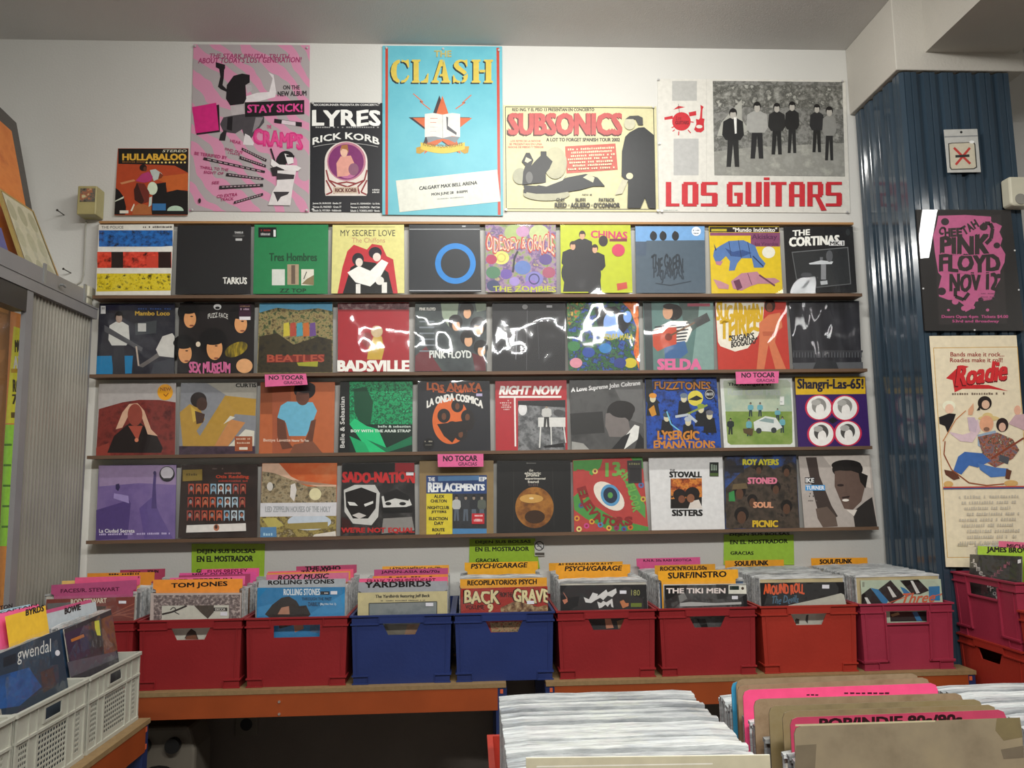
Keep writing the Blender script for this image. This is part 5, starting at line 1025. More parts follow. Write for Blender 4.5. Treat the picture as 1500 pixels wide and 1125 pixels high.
def rec_mesh(card, var, bright, ln=.318, gap=.0055):
    k = (card, var, bright, ln)
    if k in REC: return REC[k]
    r = random.Random(str(k)); b = MB(); w = .314; t = .0022
    b.box(-w / 2, w / 2, -t / 2, t / 2, .001, ln - gap - .003, 0)
    # plastic: side strips and a wavy top edge
    for s_ in (-1, 1):
        xa, xb = sorted((s_ * w / 2, s_ * (w / 2 + .0035))); b.box(xa, xb, -.0011, .0011, .001, ln - .004, 1)
    n = 10; ph = r.uniform(0, 6)
    prev = None
    for i in range(n + 1):
        x = -w / 2 - .0035 + (w + .007) * i / n
        e = min(i, n - i); dz = (r.uniform(-.0009, .0009) if bright else r.uniform(-.0022, .0018)) - (.003 if e == 0 else 0); dy = .0012 * math.sin(ph + i * 1.3) + r.uniform(-.0006, .0006)
        if bright: dy *= .5
        hw = .0050 if bright else .0030
        cur = [(x, -hw + dy, ln - gap - .004), (x, -hw * .9 + dy, ln - .0012 + dz), (x, hw * .9 + dy, ln + dz), (x, hw + dy, ln - gap - .004)]
        if prev:
            for a_ in range(3): b.face([prev[a_], cur[a_], cur[a_ + 1], prev[a_ + 1]], 1)
        prev = cur
    o = b.build('vinyl_record', [CARD[card], film_s[1 if bright else 0]], fix=True); me = o.data; bpy.data.objects.remove(o); REC[k] = me; return me
def record(mat, label, group, card, var, bright=False, ln=.318):
    o = bpy.data.objects.new('vinyl_record', rec_mesh(card, var, bright, ln)); COL.objects.link(o); o.matrix_world = mat
    return tag(o, label, 'record', group)
STUFF = []   # the hindmost records of the wall crates, too many to build one by one
def row(origin, right, back, z, n, pitch, label, group, keep=999, bright=False, skip=(), ln=.318, lean=0.0, room=None, jit=.004, seed=1, flare=0.0):
    "records one behind the other; right = direction of their width, back = direction in which the row runs"
    r = random.Random(seed); right, back = Vector(right), Vector(back)
    for i in range(n):
        p = Vector(origin) + back * (pitch * i); p.z = z
        if any(abs(pitch * i - s_) < (room or .0062) for s_ in skip): continue
        p += right * r.uniform(-jit, jit); zz = r.uniform(-.004, .003)
        up = (Vector((0, 0, 1)) + back * lean).normalized(); bk = right.cross(up); bk = up.cross(right) if bk.dot(back) < 0 else bk
        L_ = ln + zz
        M = Matrix((right, bk, up)).transposed().to_4x4(); M.translation = p
        card, var = r.choice((0, 0, 1, 1, 2, 3, 4, 5, 6)), r.randrange(2)
        lq = ln - r.choice((0, 0, .003, .006))
        if i < keep: record(M, label, group, card, var, bright, lq)
        else: STUFF.append((M, rec_mesh(card, var, bright, lq)))

KINDS = [('red', -1.536, 'red crate half hidden behind the pale grey crates on the left'), ('red', -1.164, 'red crate holding the scrollwork-bordered record, with the tapered hand hole'),
         ('red', -.797, 'red crate holding the sky-blue record, left of the blue crates'), ('blue', -.430, 'left one of the two dark blue crates'), ('blue', -.0655, 'right one of the two dark blue crates'),
         ('red', .302, 'red crate just right of the blue crates'), ('red', .670, 'red crate holding the black and white photo record with yellow surf card'), ('red2', 1.044, 'red crate left of the magenta crate'), ('magenta', 1.413, 'magenta ribbed crate at the right end of the wall bench')]
CW = .352; RIM = 1.092; BASE = .8548; CH = RIM - BASE; FY = -.500
RG = 'records filed in the crates'
fmf = film_mat('front_sleeve_film', .02, .35, 14.0, (1, 1, 1), .08, .0)
def front_rec(O, TL, TR, c, Y=-.462, g=1.0, h=.318):
    a = Art((0, Y, 1.1), (0, -1, .02), O[0], O[1], g); p, q = a.loc(*TL), a.loc(*TR); cx = min((x_ + (CW if k_ != 'magenta' else .345) / 2 + .002 for k_, x_, _l in KINDS), key=lambda v: abs(v - (p[0] + q[0]) / 2))
    a.lim = (BASE + .0142 - 1.1, 9, cx - .1608, cx + .1608)
    return a.board(TL, TR, c, h=p[1] - a.lim[0], th=.003, edge='a8a49a')
PXG = ((0, 0), 1.0)
def card(TL, TR, c, label, z=1.236, txt=None, g=1.0, Yr=(-.452, -.05), Y=None, bottom=.872):
    "a divider card: its top edge is at height z, its depth in the row follows from that"
    if Y is None:
        p = (at_z(*TL, z) + at_z(*TR, z)) / 2; Y = min(Yr[1], max(Yr[0], p.y))
    a = Art((0, Y, 1.1), (0, -1, 0), (0, 0), 1.0, g)
    q = at_y(*TL, Y); q2 = at_y(*TR, Y); cx = min((x_ + CW / 2 for _, x_, _l in KINDS), key=lambda v: abs(v - (q.x + q2.x) / 2)) + .001
    def clampx(P_, px):
        t = min(cx + .1625, max(cx - .1625, P_.x)); return (px[0] + (t - P_.x) * (TR[0] - TL[0]) / (q2.x - q.x), px[1])
    o0_, o1_ = TL[0], TR[0]; TL, TR = clampx(q, TL), clampx(q2, TR); rm = lambda v: TL[0] + (v - o0_) * (TR[0] - TL[0]) / (o1_ - o0_)
    a.board(TL, TR, c, h=max(.05, q.z - bottom), th=.0014)
    (xa, ya), (xb, yb) = a.quad[0], a.quad[1]; C_, D_ = a.quad[2], a.quad[3]; k_ = .011   # a tab wider than the card below it
    pl_ = [(C_[0] + k_, C_[1]), (D_[0] - k_, D_[1]), (xb - k_, yb - .036), (xb, yb - .030), (xb, yb), (xa, ya), (xa, ya - .030), (xa + k_, ya - .036)]
    n_ = len(pl_); a.v = [(p_[0], p_[1], 0.0) for p_ in pl_] + [(p_[0], p_[1], -.0014) for p_ in pl_]
    a.f = [tuple(range(n_)), tuple(range(2 * n_ - 1, n_ - 1, -1))] + [((j_ + 1) % n_, j_, n_ + j_, n_ + (j_ + 1) % n_) for j_ in range(n_)]; a.m = [0] * (n_ + 2)
    if txt:
        for t, x0, y0, x1, y1, tl, kw in [(t_, rm(a_), b_, rm(c_), d_, e_, f_) for t_, a_, b_, c_, d_, e_, f_ in txt]: (a.T(t, kw.pop('c', '1c1818'), x0, y0, x1, y1, tilt=tl, **kw) if t else a.scr(kw.get('c', '241c1c'), x0, y0, x1, y1, kw.get('n', 10), tilt=tl))
    a.make('divider_card', None, label, 'divider', None)
    return Y

SHORT = ['the red crate behind the pale grey crates', 'the red crate with the scrollwork-bordered record', 'the red crate left of the blue crates', 'the left blue crate', 'the right blue crate', 'the red crate just right of the blue crates', 'the red crate with the yellow surf card', 'the red crate left of the magenta one', 'the magenta crate on the wall bench']
for i, (k, x, lab) in enumerate(KINDS):
    w = .345 if i == 8 else CW
    crate(k, 'rect' if i == 2 else 'flap', (x + .002, FY, BASE), 0, lab, 'crates along the wall bench', w, .455, CH)

# dividers; returned depths leave room between the records
dv = {i: [] for i in range(9)}
PKC, MAG, ORA, GRY, YEL = 'e8608c', 'b04870', 'e09a30', 'a8b0b8', 'e0b040'
def D(i, *a, **k): dv[i].append(card(*a, **k))
D(0, (75.3, 857), (218, 849.5), 'b4507c', 'plum card with serif black lettering in the crate behind the pale grey crates', Y=-.452, txt=[('FACES/R. STEWART', 91, 863, 189, 868.5, -3, {'b': .03, 'c': '5a1838'})])
D(0, (90.7, 851), (222, 847.5), 'e8c070', 'thin yellow-edged card directly behind the plum card', Y=-.42)
D(0, (110, 846), (228, 843.5), PKC, 'pink card behind the yellow-edged one, left of the first lime notice', txt=[('8', 238 - 14, 844, 226, 847, 0, {'c': '7a1c3c'})])
D(0, (128, 839.8), (248, 838), 'dc8c34', 'orange card at the back of the crate behind the pale grey crates', txt=[('', 166, 840, 222, 842.5, -1, {'n': 12})])
D(0, (176, 835), (287, 833), 'a8405c', 'dark rose card farthest back, left of the first lime notice', txt=[('', 200, 837, 240, 839, 0, {'n': 6}), ('JOHN', 243, 835, 270, 840, 0, {'b': .04})])
D(1, (224.5, 849.3), (359.4, 847.8), 'f0963a', 'orange card with bold black lettering in the scrollwork record crate', Y=-.45, txt=[('TOM JONES', 252, 854.5, 336, 863, -3, {'b': .04})])
D(1, (249, 846.5), (367, 843.5), 'e66aa0', 'pink card showing only letter tops, just behind the bold orange card', Y=-.42, txt=[('LED ZEPPELIN', 256, 848.5, 346, 857, -2, {'b': .03})])
D(1, (262, 843), (383.5, 840.5), 'a84468', 'plum card second behind the bold orange card', Y=-.35)
D(1, (263, 839.5), (388, 837.5), 'e0589a', 'magenta pink card with half-hidden letters beneath the first lime notice', Y=-.27, txt=[('MIKE OLDFIELD', 284, 840, 366, 846, -2, {'b': .03, 'c': '5a1834'})])
D(1, (295, 834), (415, 832), 'e65a94', 'pink card farthest back beneath the first lime notice', txt=[('ELVIS PRESLEY', 308, 835, 390, 841, -2, {'b': .03, 'c': '6a1c38'})])
D(2, (379, 849.8), (514, 847.5), 'a8aeb4', 'grey card with black capitals above the sky-blue record', Y=-.45, txt=[('ROLLING STONES', 394, 850.5, 496, 856.5, -2, {'b': .05})])
D(2, (390, 842), (519, 838.5), 'd07090', 'rose card with bold slanted letters in the crate left of the blue ones', Y=-.38, txt=[('ROXY MUSIC', 408, 843, 488, 850, -3, {'b': .04, 'sh': .2})])
D(2, (391, 839.5), (520, 836.5), 'e09850', 'thin orange card behind the bold slanted rose card', Y=-.34)
D(2, (388, 837.5), (524, 833.5), 'e8607c', 'pink card third from the front in the crate left of the blue ones', Y=-.26, txt=[('TRAFFIC', 441, 836, 488, 842, -2, {'b': .04})])
D(2, (434, 829.8), (541, 827), 'b04a6c', 'dark rose card farthest back left of the blue crates', txt=[('THE WHO', 450, 830, 512, 836, -1, {'b': .06})])
D(3, (525, 853), (657, 851), '9c9ea4', 'grey card with heavy capitals at the front of the left blue crate', Y=-.45, txt=[('YARDBIRDS', 535, 853, 632, 861, -2, {'b': .05})])
D(3, (526, 847.8), (658, 845), 'e8608c', 'pink card with cut-off letters in the left blue crate', Y=-.425, txt=[('FRANK ZAPPA/BEEFHEART', 538, 849, 640, 856, -2, {'b': .02, 'c': '6a1830'})])
D(3, (546, 844), (659, 841), 'e08a48', 'orange card with only letter tops in the left blue crate', Y=-.37, txt=[('', 570, 844.5, 636, 846.5, -1, {'n': 12, 'c': '6a3a1c'})])
D(3, (548, 834.5), (661, 832), 'b45080', 'plum card with black lettering in the left blue crate', txt=[('JAPON-ASIA 60s/70s', 559, 836, 648, 841, -1, {'b': .03, 'c': '3a1428'})])
D(3, (560, 829.8), (663, 827.6), 'e0a040', 'yellow-orange card farthest back in the left blue crate', txt=[('LATINOAMÉRICA 60s/70s', 572, 830.3, 652, 835.5, -1, {'b': .03})])
D(4, (674, 848.4), (801, 846), 'dc9c34', 'front orange card showing letter tops in the right blue crate', Y=-.445, txt=[('RECOPILATORIOS PSYCH', 685, 850.5, 786, 857.5, -2, {'b': .04})])
D(4, (680.6, 824.3), (788, 822.2), 'e0a42c', 'orange card standing tall before the lime notice in the right blue crate', txt=[('PSYCH/GARAGE', 690, 826, 772.5, 833, -2, {'b': .04, 'sh': .15})])
D(5, (808.8, 828.4), (923, 826.6), 'e8a030', 'orange card with slanted black lettering right of the blue crates', txt=[('PSYCH/GARAGE', 823, 829.5, 910.5, 836.5, -1, {'b': .04, 'sh': .15})])
D(5, (804, 825), (912, 822.3), 'd8982c', 'orange card with half-hidden letters farthest back right of the blue crates', Y=-.06, txt=[('ALEMANIA/KRAUT', 817, 825, 898, 830, -1, {'b': .03})])
D(6, (958.4, 836.8), (1081, 834), 'eca82c', 'yellow-orange surf card in front of the other cards of its crate', txt=[('SURF/INSTRO', 974, 839, 1063, 847.5, -2.5, {'b': .04})])
D(6, (936, 828.4), (1047.5, 826), 'c89030', 'dull orange rock-and-roll card behind the surf card', txt=[('ROCK\'N\'ROLL/50s', 946.5, 830, 1032, 836, -1.5, {'b': .04})])
D(6, (925, 818.3), (1025.5, 816), 'c85484', 'plum pink card farthest back behind the rock-and-roll card', Y=-.06, txt=[('R.N.R. 50s RABI EXOTICA', 936, 819.5, 1012, 823, -1, {'b': .03, 'c': '3a1428'})])
D(7, (1042, 821.3), (1148, 819.7), 'd8962c', 'orange soul card in front of the third lime notice', Y=-.06, txt=[('SOUL/FUNK', 1060, 822, 1120, 829, -1, {'b': .05})])
D(8, (1163, 817.6), (1270.4, 816.8), 'e09828', 'orange soul card above the magenta crate, right of the third lime notice', Y=-.06, txt=[('SOUL/FUNK', 1180, 819.5, 1241, 826, -1, {'b': .05})])

# front records
def fin(a, label): return a.make('vinyl_record', None, label, 'record', None, film=fmf, film_pad=.0045, film_off=.0006, film_ext=.009)
def price(a, x0, y0, x1, y1):
    s_ = a.sub('price_sticker', 'white price sticker'); s_.R('dcdce4', x0, y0, x1, y1)
a = front_rec(PXG, (68, 878), (201, 874), '7c4038')
a.P('6a6868', '69,884 110,882 130,900 70,915').T('ROD STEWART', 'd8ccb8', 104, 878, 156, 885, tilt=-2, b=.03).R('4a3c36', 130, 888, 155, 906)
for i in range(4): a.L('9a5c4c', [(150 + i * 8, 906 - i * 2), (200, 884 + i * 7)], 1.6)
price(a, 174, 880, 185, 884); fin(a, 'dark red-brown record fronting the crate behind the pale grey crates')
a = front_rec(NG, (142, 404), (748, 402), 'b8aaa4')
a.P(Mot(['b8aaa4', '7a6c6a', '5c5050'], 95, detail=2), '160,418 736,414 732,800 158,800').P('c9c8bc', '214,488 660,484 660,800 212,800').L('2c2420', '215,545 280,530 330,510 380,488', 12).L('2c2420', '270,515 290,498 305,505 300,530 330,545', 6).P('4a4038', '428,486 560,484 560,530 520,574 480,540').R('2a2624', 560, 500, 650, 524).T('DECCA', 'c8c4bc', 570, 504, 636, 520, b=.04).P('4a3a34', '365,705 385,665 410,640 440,660 458,712').P('7a4a34', '380,690 440,680 450,712 370,712')
price(a, 604, 528, 650, 554); fin(a, 'record with a scrollwork border fronting a red crate')
a = front_rec(NG, (850, 368), (1468, 362), '2b7cb0')
a.P('3c8cc0', '850,500 1000,460 1200,540 1466,400 1466,560 850,560').P('2e2826', '900,545 950,480 1010,435 1060,425 1110,455 1130,490 1175,485 1205,545 1150,600 1000,640 980,600').P('b08068', '985,545 1010,500 1060,490 1065,545').P('b07860', '1090,610 1150,600 1160,640 1100,665').P('4a6a8a', '1200,600 1260,590 1260,670 1200,660').T('ROLLING STONES', 'dde6ea', 1026, 376, 1266, 418, b=.02, tilt=-2).R('2c2c30', 1270, 392, 1330, 414).scr('d0d0d0', 1276, 398, 1324, 408, 5).T('THROUGH THE PAST', '1c3450', 1146, 432, 1344, 452, b=.02).T('DARKLY', '1c3450', 1190, 464, 1266, 490, b=.02).T('(Big Hits Vol. 2)', 'd0dce4', 1268, 470, 1374, 486, b=.02)
price(a, 1338, 390, 1382, 412); fin(a, 'sky-blue record with a dark-haired group fronting a red crate')
a = front_rec(ND, (110, 402), (712, 390), 'c6bb8e')
a.P(Mot(['6a7274', '848a8a', '7a8484'], 10), '186,474 634,462 634,900 188,900').L('2c2c2a', '184,900 184,472 636,460 636,900', 5).T('The Yardbirds featuring Jeff Beck', '2a2620', 228, 416, 588, 442, tilt=-6, b=.03, sh=.1).scr('5a5648', 262, 450, 560, 458, 34, tilt=-3).R('6a6458', 290, 610, 520, 680).P('8a6a50', '420,680 440,610 520,610 520,680')
price(a, 562, 468, 612, 490); fin(a, 'cream record with a grey window panel fronting the left blue crate')
a = front_rec(ND, (796, 374), (1398, 357), 'a03028')
a.T('BACK', '2a1a16', 816, 388, 1056, 474, b=.05, wob=.15).T('BACK', 'd8cc9c', 822, 388, 1050, 470, b=.03, wob=.15).T('FROM THE', '2a1c1a', 1056, 398, 1136, 430, b=.02).T('GRAVE', '2a1a16', 1142, 378, 1386, 468, b=.05, wob=.15).T('GRAVE', 'd8cc9c', 1148, 380, 1378, 464, b=.03, wob=.15).T('VOLUME', '4a1a16', 826, 482, 950, 510, b=.03, wob=.2).T('9', 'd8cc9c', 976, 476, 1008, 528, b=.05).P(Mot(['3a1c18', '8a6a4a', 'b8a47c'], 60), '1060,500 1150,460 1230,470 1310,495 1370,480 1396,523 1062,528').P(Mot(['2a1814', 'a8906a', '8a2820'], 70), '990,600 1215,590 1200,660 1000,662')
price(a, 1236, 454, 1284, 476); fin(a, 'red record with ragged bone-coloured capitals fronting the right blue crate')
a = front_rec(NE, (92, 352), (668, 346), '2b2b2c')
a.P('d8d8d6', '250,430 285,445 310,400 345,410 340,425 400,380 410,400 465,372 470,400 440,430 410,420 380,450 360,435 330,450 300,470 262,465').P('d8d8d6', '340,460 365,470 380,455 400,465 440,440 448,500 435,495 428,470 410,495 395,480 370,500 352,505').P('b87860', '108,450 140,440 145,460 122,478').L('a87060', '115,400 140,440', 5).P('c07a50', '490,460 515,448 530,470 550,470 548,490 510,505').T('180', '9a9a60', 566, 382, 624, 420, b=.0).R('6a7a2c', 564, 470, 636, 496).R('3c3c3c', 640, 430, 652, 440).P('b87a60', '390,575 430,575 450,635 400,640').P('8a6a50', '470,590 520,575 525,640 480,640')
price(a, 490, 386, 534, 408); fin(a, 'black record with splashed white lettering fronting the red crate right of the blue ones')
a = front_rec(NE, (780, 346), (1354, 340), 'c8c8c2')
a.P(Mot(['3a3a3a', '4e4e4e', '2a2a2a', '6a6a6a'], 16), '786,352 1348,346 1348,900 786,900').P('1e1e1e', '786,352 940,350 920,440 830,470 840,500 800,505').P('7a7a78', '880,420 920,400 940,440 890,470').P('1c1c1c', '1130,346 1230,346 1200,440 1140,445').P('1e1e20', '1280,440 1348,410 1348,500 1300,504').P('b0b0ae', '890,470 960,462 1130,470 1300,462 1300,478 1000,490 890,492').T('THE TIKI MEN', 'e4d8d4', 802, 372, 1192, 404, b=.05).R('d8d8cc', 1214, 350, 1346, 408).R('20302a', 1222, 356, 1284, 382).E('4a3a30', 1308, 372, 9, 10).R('4a4a4a', 980, 575, 1215, 640).P('1c1c1c', '1000,575 1060,575 1080,640 1040,640')
price(a, 1236, 422, 1276, 444); fin(a, 'grey photo record with spaced white capitals fronting the surf-card crate')
a = front_rec(((1080, 780), 4.412), (138, 326), (690, 320), '1f1f20')
a.P('b8b8ac', '330,470 560,420 670,392 690,402 706,470 706,900 300,900').T('AROUND ROLL', 'd85a30', 172, 338, 432, 400, b=.06, wob=.2, tilt=-6).T('The Devils', '4a6a80', 226, 414, 396, 462, b=.02, sh=.3, wob=.2, tilt=-8).P('2c241c', '370,570 380,555 400,560 400,590 376,590').P('2c2420', '445,535 460,530 455,590 440,570')
price(a, 548, 338, 594, 362); fin(a, 'black record with ragged orange lettering fronting the crate left of the magenta one')
a = front_rec(((1080, 780), 4.412), (796, 310), (1360, 300), 'b0bea8')
a.P('1c1716', '803,402 860,358 950,470 960,600 806,600').P('1c1716', '910,370 990,308 1080,410 1000,460 970,440').P('1c1716', '1050,310 1170,304 1240,375 1180,400 1130,400').P('2f74a4', '862,358 910,368 975,440 960,470 930,450').P('2f74a4', '1052,350 1080,360 1130,400 1090,420').P('2f74a4', '1236,350 1308,346 1310,440 1240,440').P('d0d0cc', '968,350 985,350 1030,415 1005,420').P('d0d0cc', '1118,312 1135,312 1180,390 1158,395').P('d0d0cc', '822,420 840,420 870,470 845,470').R('8a9080', 808, 320, 822, 352)
a.T('Three', 'c8603e', 1070, 396, 1278, 462, b=.02, sh=.4, tilt=-14).L('c8603e', '960,462 1110,408', 5).L('c8603e', '1240,420 1350,395 1310,412', 5).P('1c1716', '985,512 1226,510 1226,572 990,576').P('2f74a4', '1130,515 1160,510 1195,570 1160,572').P('a88a60', '990,530 1040,515 1050,530 1000,545')
fin(a, 'pale record with black tilted panels fronting the magenta crate')

for i, (k, x, lab) in enumerate(KINDS):
    cx = x + (CW if i < 8 else .345) / 2 + .002
    skip = [(-.448 + 0) * 0 + (d_ - -.450) for d_ in dv[i]]
    row((cx, -.450, 0), (1, 0, 0), (0, 1, 0), BASE + .0145, 33, .0118, 'plastic-sleeved record behind the front one in ' + SHORT[i], 'records filed in ' + SHORT[i], keep=21, skip=skip, ln=.322, jit=.0008, seed=10 + i)

# --- pale grey perforated crates on the left
white_m = surf('pale_grey_crate_plastic', 'b4b4a8', .06, 5.0, .5, .35, .05, 80.0)
def vent_crate(w, d, h):
    b = MB(); T = .0018
    def side(fn, W, handle):
        def cell(x0, x1, z0, z1, hole):
            if not hole:
                b.hexa([fn(x0, 0, z0), fn(x1, 0, z0), fn(x1, T, z0), fn(x0, T, z0), fn(x0, 0, z1), fn(x1, 0, z1), fn(x1, T, z1), fn(x0, T, z1)]); return
            mx, mz = (x1 - x0) * .11, (z1 - z0) * .11
            A = [(x0, z0), (x1, z0), (x1, z1), (x0, z1)]; B_ = [(x0 + mx, z0 + mz), (x1 - mx, z0 + mz * 2.2), (x1 - mx, z1 - mz), (x0 + mx, z1 - mz * 2.2)]
            for i in range(4):
                j = (i + 1) % 4
                b.face([fn(A[i][0], 0, A[i][1]), fn(A[j][0], 0, A[j][1]), fn(B_[j][0], 0, B_[j][1]), fn(B_[i][0], 0, B_[i][1])]); b.face([fn(A[i][0], T, A[i][1]), fn(A[j][0], T, A[j][1]), fn(B_[j][0], T, B_[j][1]), fn(B_[i][0], T, B_[i][1])]); b.face([fn(B_[i][0], 0, B_[i][1]), fn(B_[j][0], 0, B_[j][1]), fn(B_[j][0], T, B_[j][1]), fn(B_[i][0], T, B_[i][1])])
        zl, zt = .022, h - .062
        cell(0, W, 0, zl, False)
        def field(x0, x1, nx, nz):
            for i in range(nx):
                for j in range(nz):
                    cell(x0 + (x1 - x0) * i / nx, x0 + (x1 - x0) * (i + 1) / nx, zl + (zt - zl) * j / nz, zl + (zt - zl) * (j + 1) / nz, True)
        e = .022; s1 = W * .17; s2 = W * .28
        cell(0, e, zl, zt, False); field(e, s1, 4, 9); cell(s1, s2, zl, zt, False); field(s2, W - s2, 11, 9); cell(W - s2, W - s1, zl, zt, False); field(W - s1, W - e, 4, 9); cell(W - e, W, zl, zt, False)
        h0, h1 = W / 2 - .042, W / 2 + .042
        if handle: cell(0, h0, zt, h, False); cell(h1, W, zt, h, False); cell(h0, h1, zt, zt + .012, False); cell(h0, h1, h - .018, h, False)
        else: cell(0, W, zt, h, False)
        def bar(x0, x1, z0, z1, o_): b.hexa([fn(x0, -o_, z0), fn(x1, -o_, z0), fn(x1, 0, z0), fn(x0, 0, z0), fn(x0, -o_, z1), fn(x1, -o_, z1), fn(x1, 0, z1), fn(x0, 0, z1)])
        bar(-.0, W, h - .008, h, .008); bar(0, W, zt - .006, zt, .005); bar(0, W, 0, .010, .005)
        for xx in (.003, s1, s2, W - s2, W - s1, W - .003): bar(max(0, xx - .0025), min(W, xx + .0025), .01, h - .008, .004)
        if handle:
            for xx in (h0, h1): bar(xx - .004, xx + .004, zt + .008, h - .014, .003)
            bar(h0, h1, zt + .008, zt + .014, .003); bar(h0, h1, h - .02, h - .014, .003)
    side(lambda x, y, z: (x, y, z), w, True); side(lambda x, y, z: (w - x, d - y, z), w, True)
    side(lambda x, y, z: (y, d - x, z), d, False); side(lambda x, y, z: (w - y, x, z), d, False)
    for cx, cy in ((0, 0), (w, 0), (0, d), (w, d)):
        b.prism([(cx + .008 * math.cos(i * .524), cy + .008 * math.sin(i * .524)) for i in range(12)], h - .009, h + .0005, 'z')
    b.box(T, w - T, T, d - T, 0.0, .010)
    return b
o0 = vent_crate(.330, .46, .198).build('perforated_crate', white_m, bevel=0.0)
LG = 'pale grey crates on the left bench'
for i, (y, lab) in enumerate(((-1.1785, 'pale grey perforated crate at the far end of the left bench, beside the red crates'), (-1.5255, 'pale grey perforated crate in the middle, holding the dark blue record'), (-1.8725, 'pale grey perforated crate nearest the viewer, cut by the left edge'))):
    o = o0 if i == 0 else bpy.data.objects.new('perforated_crate', o0.data)
    if i: COL.objects.link(o)
    o.location = (-1.022, y, BASE); o.rotation_euler = (0, 0, math.radians(90)); tag(o, lab, 'crate', LG)
PL = ((0, 860), 4.245)
LL = .20
def keep_in(a, Yc, half, floor):   # right of a left-hand crate is +Y
    a.lim = ((floor - a.p0.z) / a.ey.z, 9, Yc - half, Yc + half)
def left_rec(O, TL, TR, c, X, Yc, g=1.1):
    a = Art((X, 0, 1.17), (1, 0, LL), O[0], O[1], g); keep_in(a, Yc, .1600, BASE + .0125); return a.board(TL, TR, c, h=a.loc(*TL)[1] - a.lim[0], th=.003, edge='a8a49a')
a = left_rec(PL, (398, 262), (690, 140), '332f36', -1.098, -1.0135)
a.P('3a2a40', '400,290 550,230 560,420 440,470').P('b06a30', '440,325 520,292 525,310 445,342').P('2a2424', '555,205 590,195 640,360 640,420 560,300').P(Mot(['4a342c', '7a4c34', '5a3a4c'], 25), '625,200 700,170 730,390 650,430').P('c8c83c', '588,212 616,206 626,302 604,300 590,255').P('c8c83c', '586,455 624,446 626,486 590,494').P('54505a', '410,470 720,400 735,440 440,560')
a.make('vinyl_record', None, 'dark record with yellow paper strips at the front of the farthest pale grey crate', 'record', None, film=fmf, film_pad=.004, film_off=.0006, film_ext=.012)
a = left_rec(PL, (-40, 428), (385, 258), '2c3846', -1.090, -1.3605)
a.P(Mot(['1c3c70', '2a5490', '24344c'], 9), '-30,560 180,500 260,620 120,740 -20,760').P(Mot(['3a2c2c', '4a3834', '2c2a30'], 14), '250,530 330,500 350,610 270,660').T('gwendal', 'c8c8c4', 108, 380, 316, 486, tilt=-60, b=.0).P('20262e', '20,440 100,410 100,470 20,500')
s_ = a.sub('price_sticker', 'white price sticker'); s_.E('d4d4dc', 356, 410, 15, 18)
a.make('vinyl_record', None, 'dark blue record with pale rounded lettering in the middle pale grey crate', 'record', None, film=fmf, film_pad=.004, film_off=.0006, film_ext=.012)
def lcard(TL, TR, X, c, label, txt=None, Yc=-1.3605):
    a = Art((X, 0, 1.17), (1, 0, LL), (0, 0), 1.0, 1.25); keep_in(a, Yc, .1600, BASE + .0125); a.board(TL, TR, c, h=a.loc(*TL)[1] - a.lim[0], th=.0014)
    for t, x0, y0, x1, y1, tl in (txt or ()): a.T(t, '201c20', x0, y0, x1, y1, tilt=tl, b=.04)
    a.make('divider_card', None, label, 'divider', None); return X
LX = []
LX.append(lcard((68, 899), (140, 881), -1.140, 'aab2b8', 'pale grey-blue card with black capitals in the farthest pale grey crate', [('BOWIE', 95, 891, 118, 900, -7)], -1.0135))
LX.append(lcard((50, 898), (134, 877.5), -1.163, 'b85078', 'plum card directly behind the pale grey-blue card', [('BA', 57, 900, 65, 910, -2)], -1.0135))
LX.append(lcard((8, 903), (92, 879.5), -1.118, 'f0b034', 'yellow card with black capitals behind the plum card', [('BYRDS', 38, 893, 64, 902, -7)]))
LX.append(lcard((-12, 901), (74, 880), -1.135, 'f06090', 'pink card second behind the yellow card on the left', [('CAPTAIN', 0, 896, 54, 899, -12)]))
LX.append(lcard((-30, 900), (57, 881.5), -1.156, '9cc0cc', 'light blue card at the back of the left crates', [('TON', 0, 888, 18, 894, -4)]))
LX1, LX2 = LX[:2], LX[2:]
row((-1.052, -1.0135, 0), (0, 1, 0), (-1, 0, 0), BASE + .012, 24, .0138, 'plastic-sleeved record behind the front one in the farthest pale grey crate', 'records filed in the farthest pale grey crate', ln=.325, lean=LL, seed=31, jit=.0004, skip=[-1.052 - .0606 - x_ for x_ in LX1] )
row((-1.042, -1.3605, 0), (0, 1, 0), (-1, 0, 0), BASE + .012, 24, .0138, 'plastic-sleeved record behind the front one in the middle pale grey crate', 'records filed in the middle pale grey crate', ln=.325, lean=LL, seed=32, jit=.0004, skip=[-1.042 - .0606 - x_ for x_ in LX2])

